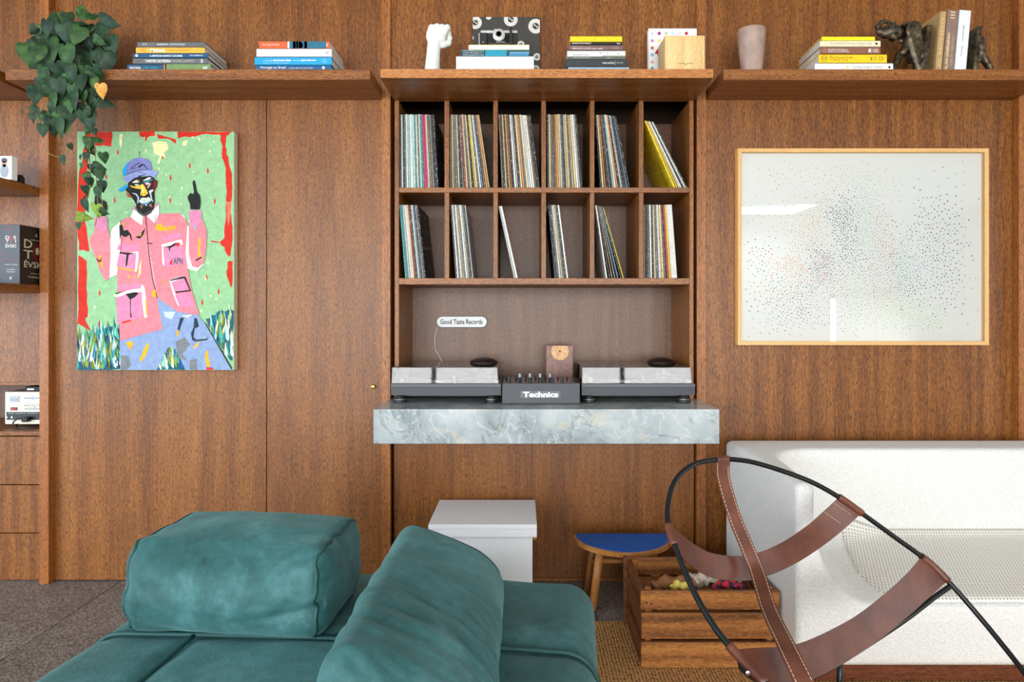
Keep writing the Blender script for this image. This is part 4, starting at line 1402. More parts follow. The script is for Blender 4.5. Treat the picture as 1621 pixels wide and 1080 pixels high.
for s, u0, u1, v0, v1 in (('D', 0.16, 0.50, 0.62, 0.77), ('S', 0.93, 1.0, 0.63, 0.76), ('T', 0.14, 0.52, 0.44, 0.585), ('ÉVSKI', 0.16, 0.99, 0.29, 0.42), ('Crime e castigo', 0.42, 0.98, 0.175, 0.205),
                          ('Os irmãos Karamázov', 0.32, 0.98, 0.115, 0.15), ('A', 0.62, 0.72, 0.83, 0.89), ('Edição especial', 0.46, 0.9, 0.755, 0.785)):
    lettering(s, 0, 0, 0, 0, 0, plain(206, 196, 166, 0.5), bk, 0.01, fn=lambda a, b, u0=u0, u1=u1, v0=v0, v1=v1: Vector((kx1 + 0.0006, covd(u0 + (u1 - u0) * a), zf(v0 + (v1 - v0) * b))))
for r, c, off in ((0.042, (92, 24, 26), 0.0003), (0.016, (196, 188, 160), 0.0005)):
    mesh('printed_portrait', [(kx1 + off, covd(0.72) + r * 0.62 * math.cos(k), zf(0.56) + r * math.sin(k) + (0.006 if r < 0.02 else 0)) for k in np.arange(0, 6.28, 0.3)], [tuple(range(21))], plain(*c, 0.5), bk)
# framed photograph, cut by the picture edge, and a little black camera
szt = PZ(297, 2.735) + 0.0005
pf = thing('photo_frame', (PX(8, 2.6), 2.6, szt), 'white framed photograph at left edge on the upper bookcase shelf', 'photo frame')
fx1 = PX(20, 2.58)
box('frame', fx1 - 0.14, fx1, 2.575, 2.605, szt, PZ(247.5, 2.58), WHITE, pf, 0.001)
ph = box('photograph', fx1 - 0.13, fx1 - 0.017, 2.5738, 2.5755, szt + 0.008, PZ(249.5, 2.58), plain(206, 214, 216, 0.4), pf, 0.0003)
for (u, v, a, b, c) in ((0.93, 0.75, 0.012, 0.010, (70, 60, 66)), (0.95, 0.60, 0.010, 0.010, (206, 150, 130)), (0.96, 0.30, 0.016, 0.026, (150, 160, 170)), (0.99, 0.5, 0.006, 0.004, (130, 60, 50))):
    x, z = fx1 - 0.13 + 0.113 * min(u, 0.9), szt + 0.008 + 0.09 * v
    mesh('printed_figure', [(x + a * math.cos(k), 2.5734, z + b * math.sin(k)) for k in np.arange(0, 6.28, 0.3)], [tuple(range(21))], plain(*c, 0.5), ph)
tc = thing('toy_camera', (PX(28, 2.66), 2.66, szt), 'tiny black object beside the white photo frame', 'ornament')
tx0, tx1 = PX(22, 2.66), PX(34, 2.66)
box('body', tx0, tx1, 2.65, 2.68, szt, szt + 0.030, BLACK, tc, 0.003, 2)
box('top', tx0 + 0.006, tx1 - 0.002, 2.655, 2.675, szt + 0.030, szt + 0.037, BLACK, tc, 0.002)
lathe('lens', [(0.001, 0), (0.007, 0), (0.007, 0.006), (0.001, 0.007)], ((tx0 + tx1) / 2 + 0.004, 2.65, szt + 0.018), BLACKS, tc, 16, 'Y')
# voltage regulator in the niche
ND = 2.86
nzf = PZ(683, 2.776) + 0.0005
rx0, rx1 = PX(8.5, ND), PX(8.5, ND) + 0.26
ry = lambda p: PZ(p, ND)
rz0, rz1 = ry(671.5), ry(621)
vr = thing('voltage_regulator', ((rx0 + rx1) / 2, ND, nzf), 'cream electronic device with meter and red switch in the bookcase niche', 'device')
CREAM = plain(232, 226, 206, 0.5)
box('casing', rx0 - 0.006, rx1 + 0.006, ND + 0.004, ND + 0.20, rz0, rz1 + 0.002, plain(200, 192, 178, 0.5), vr, 0.002)
fc = box('front_plate', rx0, rx1, ND, ND + 0.005, rz0, rz1, CREAM, vr, 0.001)
for fx in (rx0 + 0.02, rx1 - 0.02):
    lathe('foot', [(0.008, 0), (0.009, rz0 - nzf)], (fx, ND + 0.03, nzf), BLACK, vr, 12)
    lathe('foot', [(0.008, 0), (0.009, rz0 - nzf)], (fx, ND + 0.17, nzf), BLACK, vr, 12)
rq = lambda z_: PX(z_ / 10.8, ND)
rv = lambda z_: PZ(600 + z_ / 10.8, ND)
mt = box('meter', rq(165), rq(332), ND - 0.003, ND + 0.001, rv(402), rv(295), plain(176, 184, 186, 0.25), vr, 0.001)
lettering('0 110', rq(205), rq(315), rv(375), rv(330), ND - 0.0035, plain(90, 96, 100, 0.5), mt)
sw = box('switch', rq(190), rq(298), ND - 0.005, ND + 0.001, rv(535), rv(485), plain(120, 36, 26, 0.3), vr, 0.001)
box('rocker', rq(210), rq(270), ND - 0.007, ND - 0.004, rv(522), rv(498), plain(190, 70, 50, 0.3), sw, 0.001)
sb_ = box('socket_strip', rq(112), rx1 - 0.004, ND - 0.002, ND + 0.001, rv(700), rv(565), BLACKS, vr, 0.0006)
for sx in (122, 212):
    lathe('socket', [(0.0045, 0), (0.0045, 0.002), (0.001, 0.002)], (rq(sx), ND - 0.002, rv(655)), CHROME, sb_, 14, 'Y')
for sx in (340, 590, 640):
    box('outlet', rq(sx), rq(sx + 26), ND - 0.0028, ND - 0.001, rv(672), rv(625), plain(52, 54, 60, 0.4), sb_, 0.0003)
GREY_P = plain(110, 116, 132, 0.5)
for a, b, c, d in ((415, 530, 338, 322), (605, 760, 338, 322), (412, 760, 522, 508)):
    box('printed_line', rq(a), rq(b), ND - 0.0006, ND + 0.0005, rv(c), rv(d), GREY_P, fc, 0)
lathe('emblem', [(0.0085, 0), (0.0085, 0.0008), (0.001, 0.0008)], (rq(565), ND, rv(330)), plain(170, 176, 200, 0.4), fc, 20, 'Y')
for s, a, b, c, d in (('AUTO VOLTAGE', 465, 740, 432, 418), ('REGULATOR', 412, 745, 468, 442), ('SVC - 1000', 490, 620, 498, 476)):
    lettering(s, rq(a), rq(b), rv(c), rv(d), ND - 0.001, GREY_P, fc, 0.01)
lettering('FUSE  OUTPUT  OUTPUT', rq(150), rq(650), rv(596), rv(580), ND - 0.0024, plain(200, 200, 200, 0.5), sb_)
pl = box('plug', rq(440), rq(540), ND - 0.028, ND - 0.001, rv(725), rv(645), BLACK, vr, 0.004, 2)
tube('cable', [(rq(470), ND - 0.02, rv(650)), (rq(390), ND - 0.03, rv(670)), (rq(315), ND - 0.03, rv(735)), (rq(370), ND - 0.03, rv(820)), (rq(480), ND - 0.035, nzf + 0.006), (rq(700), ND - 0.03, nzf + 0.004), (rq(900), ND + 0.02, nzf + 0.004)], 0.003, BLACKS, pl, 8, smooth_n=6)
rt = thing('black_adapter', (rq(460), ND + 0.06, rz1 + 0.003), 'flat black box with silver label lying on the cream device', 'device')
box('body', rq(330), rx1 - 0.01, ND + 0.03, ND + 0.15, rz1 + 0.0025, rz1 + 0.022, BLACK, rt, 0.002)
box('label_plate', rq(380), rq(495), ND + 0.0285, ND + 0.031, rz1 + 0.006, rz1 + 0.013, CHROME, rt, 0.0004)

# ------------------------------------------------------------------ pill-shaped sign
SD = BY - 0.014
sx0, sx1, sz1_, sz0_ = PX(691.5, SD), PX(770.5, SD), PZ(501.5, SD), PZ(518, SD)
sg = thing('wall_sign', ((sx0 + sx1) / 2, BY, sz0_), 'small white pill-shaped sign with black lettering in the cabinet recess', 'sign')


def pill(name, grow, y0, y1, m, parent):
    r = (sz1_ - sz0_) / 2 + grow
    zc_ = (sz0_ + sz1_) / 2
    pts = []
    for k in range(13): a = math.pi / 2 + math.pi * k / 12; pts.append((sx0 - grow + r + r * math.cos(a), zc_ + r * math.sin(a)))
    for k in range(13): a = -math.pi / 2 + math.pi * k / 12; pts.append((sx1 + grow - r + r * math.cos(a), zc_ + r * math.sin(a)))
    n = len(pts)
    V = [(x, y0, z) for x, z in pts] + [(x, y1, z) for x, z in pts]
    F = [tuple(range(n - 1, -1, -1)), tuple(range(n, 2 * n))] + [(i, (i + 1) % n, n + (i + 1) % n, n + i) for i in range(n)]
    return mesh(name, V, F, m, parent)


pill('backing', 0.0025, SD + 0.002, BY, plain(44, 40, 38, 0.5), sg)
pc = pill('face', 0.0, SD, SD + 0.0025, WHITE, sg)
lettering('Good Taste Records', PX(697, SD), PX(764, SD), PZ(513.5, SD), PZ(505.5, SD), SD - 0.0006, plain(20, 20, 22, 0.5), pc, 0.02)
tube('cable', [P(692.5, 517, BY - 0.004), P(688.5, 535, BY - 0.004), P(689.5, 553, BY - 0.004), P(697, 567, BY - 0.004), P(703, 578, BY - 0.004), P(706, 600, BY - 0.006)], 0.0017, plain(222, 216, 204, 0.5), sg, 8, smooth_n=6)

# ------------------------------------------------------------------ turntables
TBLK = plain(46, 50, 56, 0.42, name='turntable_black')
TLIP = plain(70, 75, 82, 0.38, name='turntable_lip')
ACRYL = glass_thin('smoked_acrylic', (0.66, 0.64, 0.64), 0.025, 0.03, 1.45)
TY = 2.637


def turntable(x0, x1, label, capx):
    t = thing('turntable', ((x0 + x1) / 2, TY + 0.18, CZ0), label, 'turntable', 'pair of turntables')
    y1 = TY + 0.36
    zp = lambda p: PZ(p, TY)
    zt = zp(607.5)
    zl_, zbv, zbot = zp(613.5), zp(626), zp(629)
    box('plinth_top', x0, x1, TY, y1, zl_, zt, TLIP, t, 0.0015, 2)
    bm = bmesh.new()
    bm_box(bm, x0 + 0.001, x1 - 0.001, TY + 0.001, y1 - 0.001, zbv, zl_)
    bm_box(bm, x0 + 0.02, x1 - 0.02, TY + 0.055, y1 - 0.055, zbot - 0.002, zbv)
    from_bm('plinth', bm, TBLK, t)
    for fx in (x0 + 0.033, x1 - 0.040):
        for fy in (TY + 0.028, y1 - 0.045):
            zt_ = zbv - 0.001
            f = lathe('foot', [(0.001, 0.0), (0.0255, 0.0), (0.027, 0.002), (0.027, 0.0165), (0.0262, 0.018), (0.020, 0.020), (0.018, 0.026), (0.013, max(zt_ - CZ0 + 0.003, 0.030))], (fx, fy, CZ0 + 0.0003), BLACK, t, 28)
            lathe('foot_ring', [(0.0271, 0.0150), (0.0276, 0.0154), (0.0276, 0.0166), (0.0271, 0.017)], (fx, fy, CZ0), plain(170, 160, 150, 0.3, 0.8), f, 28)
    pcx, pcy = x0 + 0.19, TY + 0.175
    pl_ = lathe('platter', [(0.001, 0.0), (0.160, 0.0), (0.166, 0.004), (0.166, 0.012), (0.163, 0.017), (0.001, 0.017)], (pcx, pcy, zt), plain(150, 152, 156, 0.3, 0.9), t, 56)
    lathe('slipmat', [(0.001, 0.017), (0.150, 0.017), (0.150, 0.0195), (0.001, 0.0195)], (pcx, pcy, zt), plain(26, 26, 28, 0.8), pl_, 48)
    lathe('spindle', [(0.0036, 0.019), (0.0036, 0.030), (0.001, 0.032)], (pcx, pcy, zt), CHROME, pl_, 12)
    ar = lathe('tonearm_base', [(0.001, 0), (0.042, 0), (0.042, 0.010), (0.034, 0.016), (0.018, 0.018), (0.018, 0.036), (0.001, 0.038)], (x1 - 0.07, y1 - 0.09, zt), plain(160, 162, 166, 0.3, 0.9), t, 32)
    tube('tonearm', [(x1 - 0.07, y1 - 0.035, zt + 0.04), (x1 - 0.07, y1 - 0.09, zt + 0.04), (x1 - 0.072, y1 - 0.18, zt + 0.038), (x1 - 0.088, TY + 0.12, zt + 0.034), (x1 - 0.092, TY + 0.07, zt + 0.03)], 0.0042, CHROME, ar, 10, smooth_n=6)
    lathe('start_button', [(0.001, 0), (0.013, 0), (0.013, 0.0025), (0.001, 0.003)], (x0 + 0.035, TY + 0.03, zt), plain(90, 94, 100, 0.35), t, 18)
    lathe('strobe_dot_lamp', [(0.0085, 0), (0.0085, 0.019), (0.007, 0.020), (0.001, 0.020)], (x0 + 0.040, TY + 0.030, zt), WHITE, t, 20)
    lathe('target_light', [(0.0042, 0), (0.0042, 0.026), (0.001, 0.027)], (x0 + 0.257, TY + 0.028, zt), WHITE, t, 14)
    box('pitch_fader', x1 - 0.05, x1 - 0.03, TY + 0.03, TY + 0.15, zt, zt + 0.0015, plain(30, 30, 32, 0.3), t, 0.0005)
    box('headshell', x1 - 0.028, x1 - 0.012, TY + 0.022, TY + 0.034, zt, zt + 0.012, WHITE, t, 0.001)
    # dust cover: five thin acrylic walls, slightly tapering upwards
    zc0, zc1 = zt + 0.0008, zp(582)
    a0, a1, b0, b1 = x0 + 0.002, x1 - 0.012, TY + 0.006, y1 - 0.004
    in_ = 0.005
    th = 0.003
    ob = [(a0, b0), (a1, b0), (a1, b1), (a0, b1)]
    ot = [(a0 + in_ * 0.4, b0 + in_), (a1 - in_, b0 + in_), (a1 - in_, b1 - in_), (a0 + in_ * 0.4, b1 - in_)]
    V = []
    for (x, y) in ob: V.append((x, y, zc0))
    for (x, y) in ot: V.append((x, y, zc1))
    sg_ = [(1, 1), (-1, 1), (-1, -1), (1, -1)]
    for (x, y), (s, u) in zip(ob, sg_): V.append((x + s * th, y + u * th, zc0))
    for (x, y), (s, u) in zip(ot, sg_): V.append((x + s * th, y + u * th, zc1 - th))
    F = [(4, 5, 6, 7), (12, 15, 14, 13)]
    for i in range(4):
        j = (i + 1) % 4
        F += [(i, j, 4 + j, 4 + i), (8 + j, 8 + i, 12 + i, 12 + j), (j, i, 8 + i, 8 + j)]
    cv = mesh('dust_cover', V, F, ACRYL, t)
    box('cover_edge', a0 + 0.002, a1 - 0.006, b0 + in_ - 0.0005, b0 + in_ + 0.001, zc1 - 0.0015, zc1 + 0.0003, plain(24, 20, 22, 0.3), cv, 0)
    for hx in (x0 + 0.09, x1 - 0.1):
        box('hinge', hx, hx + 0.04, y1 - 0.004, y1 + 0.012, zt - 0.01, zt + 0.03, BLACK, t, 0.002)
    return zc1


Xm0, Xm1 = PX(795, 2.60), PX(918, 2.60)
zlid = turntable(PX(618.5, TY), PX(793.5, TY), 'black turntable with smoked lid left of the mixer', 0)
turntable(PX(920.5, TY), PX(1100.5, TY), 'black turntable with smoked lid right of the mixer', 0)
for cxp, side in ((766, 'left'), (1046.5, 'right')):
    D = 2.90
    cxx = PX(cxp, D)
    V, F = [], []
    w, hgt = 22.5 * D / FPX, 0.024
    prof = [(w * math.cos(a), hgt * math.sin(a)) for a in np.linspace(0, math.pi / 2, 9)]
    o = lathe('record_weight', [(max(r, 0.001), h) for r, h in prof], (cxx, D, zlid + 0.0004), plain(36, 24, 22, 0.35), None, 36)
    tag(o, 'dark domed cap lying on the lid of the %s turntable' % side, 'cap', 'dark caps on the turntable lids')

# ------------------------------------------------------------------ mixer
MY = 2.60
mx = thing('mixer', ((Xm0 + Xm1) / 2, MY + 0.13, CZ0), 'black audio mixer with knobs between the two turntables', 'mixer')
mzt = PZ(607, MY)
my1 = MY + 0.25
bm = bmesh.new()
bm_box(bm, Xm0, Xm1, MY, my1, CZ0 + 0.004, mzt, 0.0015, 2)
body = from_bm('body', bm, plain(58, 62, 68, 0.45, name='mixer_grey'), mx)
box('base', Xm0 + 0.004, Xm1 - 0.004, MY + 0.006, my1 - 0.005, CZ0 + 0.0003, CZ0 + 0.004, BLACK, mx, 0)
box('face_plate', Xm0 + 0.002, Xm1 - 0.002, MY + 0.003, my1 - 0.003, mzt, mzt + 0.0012, plain(46, 32, 26, 0.18), mx, 0.0004)
mq = lambda z_: PX(780 + z_ / 9.0, MY)
mv = lambda z_: PZ(530 + z_ / 9.0, MY)
pt = box('badge', mq(395), mq(962), MY - 0.001, MY + 0.0005, mv(898), mv(803), plain(92, 94, 98, 0.4), mx, 0.0003)
lettering('Technics', mq(430), mq(932), mv(893), mv(812), MY - 0.0016, plain(244, 244, 244, 0.5), pt, 0.045)


def mknob(zx, zy, D, r, h, cap, tall=False):
    x = PX(780 + zx / 9.0, D)
    k = lathe('knob', [(r, 0), (r, h * 0.45), (r * 0.75, h * 0.5), (r * 0.75, h), (r * 0.6, h * 1.03), (0.0005, h * 1.03)], (x, D, mzt + 0.0012), BLACK, mx, 16)
    if cap:
        lathe('knob_cap', [(r * 0.78, h * 0.5), (r * 0.78, h * 1.02), (r * 0.6, h * 1.05), (0.0005, h * 1.05)], (x, D, mzt + 0.0012), plain(150, 162, 176, 0.4), k, 16)
    return k


for zx in (232, 362, 530, 680, 848, 988, 1140):
    mknob(zx, 0, MY + 0.022 if zx not in (680, 1140) else MY + 0.014, 0.0072, 0.028 if zx == 232 else 0.019, False)
for zx in (385, 530, 675, 815):
    mknob(zx, 0, MY + 0.09, 0.0072, 0.029, True)
for zx in (190, 330, 470, 610, 755, 930, 1060):
    mknob(zx, 0, MY + 0.15, 0.004, 0.010, False)

# ------------------------------------------------------------------ wooden adapter block
AD = 2.93
ax0, ax1, az1 = PX(864.5, AD), PX(907, AD), PZ(547, AD)
ab = thing('wooden_block', ((ax0 + ax1) / 2, AD + 0.02, CZ0), 'upright dark wooden block with pale half-round inlay behind the mixer', 'wooden block')
box('block', ax0, ax1, AD, AD + 0.05, CZ0 + 0.0003, az1, wood('plum_wood', 'Z', lin(104, 68, 58), lin(130, 88, 76), lin(146, 104, 90), band=0.3), ab, 0.001)
icx, icz, ir = PX(886.4, AD), PZ(556.5, AD), 13.8 * AD / FPX
pts = []
zcut = az1 - 0.0015
a0 = math.asin(min(1, (zcut - icz) / ir))
for k in range(25):
    a = math.pi - a0 + (math.pi + 2 * a0) * k / 24
    pts.append((icx + ir * math.cos(a), icz + ir * math.sin(a)))
n = len(pts)
V = [(x, AD - 0.0015, z) for x, z in pts] + [(x, AD + 0.001, z) for x, z in pts]
il = mesh('inlay', V, [tuple(range(n)), tuple(range(2 * n - 1, n - 1, -1))] + [(i, n + i, n + (i + 1) % n, (i + 1) % n) for i in range(n)], wood('pale_inlay', 'Z', lin(196, 140, 84), lin(222, 168, 108), lin(232, 184, 126), band=0.4), ab)
lathe('hole', [(0.0042, 0), (0.0042, 0.0004), (0.0005, 0.0004)], (icx, AD - 0.0015, icz + 0.001), plain(34, 22, 16, 0.8), il, 16, 'Y')

# ------------------------------------------------------------------ painting
QD = 2.734
qx0, qx1, qz1, qz0 = PX(122.3, QD), PX(370.5, QD), PZ(208.5, QD), PZ(586, QD)
pa = thing('painting', ((qx0 + qx1) / 2, YW, qz0), 'unframed painting of a figure in pink jacket and blue cap', 'painting')
box('canvas', qx0, qx1, QD, YW - 0.0005, qz0, qz1, plain(214, 200, 176, 0.8, name='raw_canvas_edge'), pa, 0.002)
_layer = [0]


def paint_mat(c):
    key = ('paint',) + tuple(c)
    if key in MATS: return MATS[key]
    m, nt, bs = nmat('oil_paint_%d_%d_%d' % tuple(c))
    cl = lin(*c)
    v = noisev(nt, coords(nt, (40, 1, 40)), 1.0, 5, 0.7)
    col = ramp(nt, v, [(0.3, tuple(x * 0.80 for x in cl)), (0.55, cl), (0.78, tuple(min(1, x * 1.15 + 0.03) for x in cl))])
    nt.links.new(col, bs.inputs['Base Color'])
    bs.inputs['Roughness'].default_value = 0.55
    bs.inputs['Specular IOR Level'].default_value = 0.2
    bump(nt, bs, noisev(nt, coords(nt, (120, 1, 120)), 1.0, 3), 0.35, 0.002)
    MATS[key] = m
    return m


def strokes(name, shapes, raise_=0.0002):
    """shapes: (colour, outline in photograph pixels); each a thin film of paint lying on the one before"""
    V, F, MI, mats = [], [], [], []
    for c, pts in shapes:
        _layer[0] += 1
        y = QD - 0.0004 - _layer[0] * 6e-6
        m = paint_mat(c)
        if m not in mats: mats.append(m)
        b = len(V)
        for (x, yy) in pts:
            V.append((min(max(PX(x, QD), qx0), qx1), y, min(max(PZ(yy, QD), qz0), qz1)))
        for t in tri_poly(pts):
            F.append(tuple(b + i for i in t)); MI.append(mats.index(m))
    return mesh(name, V, F, mats, pa, None, midx=MI)


za = lambda L: [(100 + x / 2.633, 190 + y / 2.634) for x, y in L]          # three tracing scales
zf_ = lambda L: [(180 + x / 9.0, 240 + y / 9.0) for x, y in L]
zl_ = lambda L: [(110 + x / 4.152, 330 + y / 4.154) for x, y in L]
GRN, RED, PNK, PNK2, WHT, BLK = (146, 192, 142), (206, 40, 18), (222, 128, 138), (214, 132, 168), (232, 234, 230), (24, 22, 22)
YEL, BLU, CAP, DBL = (226, 172, 24), (136, 158, 196), (122, 126, 184), (30, 50, 70)
strokes('background', [(GRN, [(121, 207), (372, 207), (372, 588), (121, 588)])])
RR = random.Random(3)


def rough(pts, n=4, amp=1.2):
    out = []
    for i, p in enumerate(pts):
        q_ = pts[(i + 1) % len(pts)]
        for k in range(n):
            t = k / n
            out.append((p[0] + (q_[0] - p[0]) * t + RR.uniform(-amp, amp), p[1] + (q_[1] - p[1]) * t + RR.uniform(-amp, amp)))
    return out


strokes('red_border', [
    (RED, rough(za([(95, 48), (205, 48), (200, 108), (130, 108), (118, 130), (105, 160), (100, 240), (108, 300), (96, 330), (92, 420), (108, 545), (68, 545), (58, 420), (62, 240), (80, 160), (90, 100)]))),
    (RED, rough(za([(62, 560), (100, 590), (98, 700), (104, 820), (90, 830), (118, 885), (80, 860), (62, 850)]))),
    (RED, rough(za([(318, 48), (380, 48), (380, 66), (352, 70), (346, 92), (338, 72), (318, 68)]))),
    (RED, rough(za([(392, 58), (472, 82), (470, 100), (440, 78), (396, 78)]), 3, 0.6)),
    (RED, rough(za([(478, 48), (700, 48), (690, 62), (600, 60), (560, 66), (500, 72), (478, 76)]))),
    (RED, rough(za([(652, 58), (680, 60), (676, 110), (690, 170), (704, 225), (706, 300), (700, 380), (706, 470), (700, 560), (690, 575), (670, 530), (652, 512), (672, 490), (676, 400), (680, 330), (676, 200), (660, 140), (664, 110)]))),
    (RED, rough(za([(684, 590), (706, 590), (708, 690), (698, 700), (682, 650)]))),
    ((236, 110, 92), rough(za([(680, 340), (700, 340), (698, 400), (690, 440), (682, 400)]), 3, 0.6)),
    (RED, za([(615, 502), (648, 508), (648, 513), (618, 509)])),
])
fleck = [(RED, za([(x, y - 16), (x + 5, y + 4), (x - 1, y + 16), (x - 4, y)])) for x, y in ((228, 134), (180, 236), (215, 334), (413, 150), (448, 240), (446, 334), (603, 212), (632, 338), (152, 722), (598, 656), (648, 715), (580, 760), (150, 850), (528, 190))]
for k in range(60):
    x, y = RR.uniform(120, 640), RR.uniform(60, 800)
    fleck.append(((232, 232, 168), za([(x, y), (x + RR.uniform(2, 8), y + RR.uniform(-4, 10)), (x + RR.uniform(-4, 4), y + RR.uniform(8, 20)), (x - 4, y + 4)])))
for pts in ([(372, 96), (395, 88), (432, 92), (440, 120), (420, 136), (428, 160), (412, 150), (400, 186), (392, 178), (404, 150), (380, 140)], [(235, 60), (248, 56), (246, 100), (240, 122), (234, 90)], [(498, 90), (520, 84), (514, 108), (498, 106)], [(560, 66), (574, 84), (568, 92)]):
    fleck.append(((236, 232, 168), za(pts)))
strokes('flecks', fleck)['kind'] = 'stuff'
COLS = [(20, 90, 160), (40, 160, 160), (232, 240, 230), (110, 126, 30), (160, 216, 200), (18, 46, 70), (150, 150, 40), (70, 180, 150), (14, 110, 120), (240, 240, 210), (120, 160, 60)]


def grass(x0, x1, ytop, ybot, n):
    out = []
    for k in range(n):
        f = k / n
        x = RR.uniform(x0, x1)
        y = ytop(x) + (ybot - ytop(x)) * (f * 0.95 + 0.05) + RR.uniform(-6, 6)
        L = RR.uniform(26, 64)
        w = RR.uniform(6, 15)
        ln = RR.uniform(-12, 12)
        out.append((RR.choice(COLS), za([(x - w / 2, y), (x + ln, y - L), (x + w / 2, y), (x + w / 4, min(y + 10, 1041))])))
    return out


strokes('grass', [((34, 92, 110), rough(za([(58, 905), (120, 890), (180, 870), (240, 850), (246, 1042), (58, 1042)]), 4, 2)),
                  ((34, 92, 110), rough(za([(590, 835), (650, 800), (708, 790), (708, 1010), (660, 960), (620, 880)]), 4, 2)),
                  ((34, 92, 110), rough(za([(440, 948), (465, 945), (512, 1042), (392, 1042)]), 3, 1.5))]
        + grass(62, 244, lambda x: 900 - (x - 60) * 0.22, 1036, 230) + grass(600, 706, lambda x: 850 - (x - 600) * 0.5, 900 + 90, 90) + grass(405, 500, lambda x: 960, 1036, 60))['kind'] = 'stuff'
strokes('jeans', [
    (BLU, za([(238, 915), (330, 890), (408, 870), (395, 740), (470, 790), (560, 812), (590, 845), (640, 920), (705, 1042), (512, 1042), (470, 955), (440, 945), (392, 1042), (240, 1042)])),
    ((196, 210, 232), za([(420, 800), (470, 800), (455, 830), (425, 822)])), ((120, 124, 130), za([(470, 925), (510, 905), (530, 935), (500, 975), (520, 1005), (480, 990)])),
    ((120, 124, 130), za([(242, 980), (275, 985), (285, 1020), (270, 1042), (242, 1042)])), ((120, 124, 130), za([(530, 1000), (560, 995), (560, 1042), (528, 1040)])),
    (DBL, za([(478, 870), (490, 825), (506, 825), (492, 860), (486, 885)])), (DBL, za([(548, 825), (560, 828), (568, 862), (550, 870), (545, 905), (556, 915), (540, 920), (534, 890), (545, 865)])),
    (YEL, za([(335, 960), (356, 925), (360, 945), (345, 985), (325, 1010), (318, 1000), (330, 980)])), (YEL, za([(262, 930), (290, 920), (296, 940), (275, 950)])), ((238, 150, 50), za([(270, 945), (292, 940), (284, 960)])),
    (YEL, za([(592, 975), (606, 955), (606, 985), (616, 1025), (600, 1030), (594, 1000)])), ((214, 50, 30), za([(598, 1030), (624, 1032), (628, 1042), (598, 1042)])), ((236, 180, 60), za([(540, 950), (560, 930), (572, 928), (556, 950)])),
    (YEL, za([(474, 880), (486, 876), (482, 900), (472, 905)])), ((248, 220, 190), za([(495, 815), (540, 812), (520, 825)])),
    (BLK, za([(590, 845), (594, 845), (706, 1036), (702, 1040)])), (BLK, za([(546, 918), (600, 912), (608, 902), (602, 918), (548, 924)])),
])
strokes('sleeve', [
    (WHT, za([(205, 455), (245, 420), (240, 640), (195, 660), (198, 500)])),
    (PNK, za([(132, 410), (180, 405), (188, 450), (198, 490), (200, 560), (195, 660), (180, 672), (160, 640), (135, 570), (110, 510), (115, 488), (132, 470)])),
    (PNK2, za([(136, 405), (182, 402), (188, 430), (180, 460), (160, 465), (134, 440)])),
    (YEL, za([(150, 570), (160, 560), (168, 600), (166, 625), (156, 600)])), ((120, 50, 50), za([(136, 575), (156, 585), (160, 570), (164, 590), (150, 595)])),
])
strokes('sleeve', [
    (WHT, za([(478, 388), (505, 400), (525, 450), (528, 570), (548, 615), (590, 600), (560, 632), (520, 620), (500, 590)])),
    (PNK, za([(525, 460), (530, 420), (580, 410), (600, 460), (598, 530), (590, 590), (565, 618), (540, 612), (525, 560)])),
    (PNK2, za([(530, 375), (576, 378), (580, 395), (572, 430), (560, 445), (530, 450), (526, 400)])),
    (YEL, za([(568, 490), (578, 500), (570, 540), (578, 570), (566, 575), (562, 530)])), (BLK, za([(552, 585), (576, 570), (580, 575), (556, 589)])),
    (YEL, za([(500, 420), (514, 425), (508, 445), (500, 440)])), ((120, 180, 226), za([(546, 445), (556, 438), (552, 458), (546, 455)])),
])
ln_ = lambda pts, w=2.2: [(x - w / 2, y) for x, y in pts] + [(x + w / 2, y) for x, y in reversed(pts)]
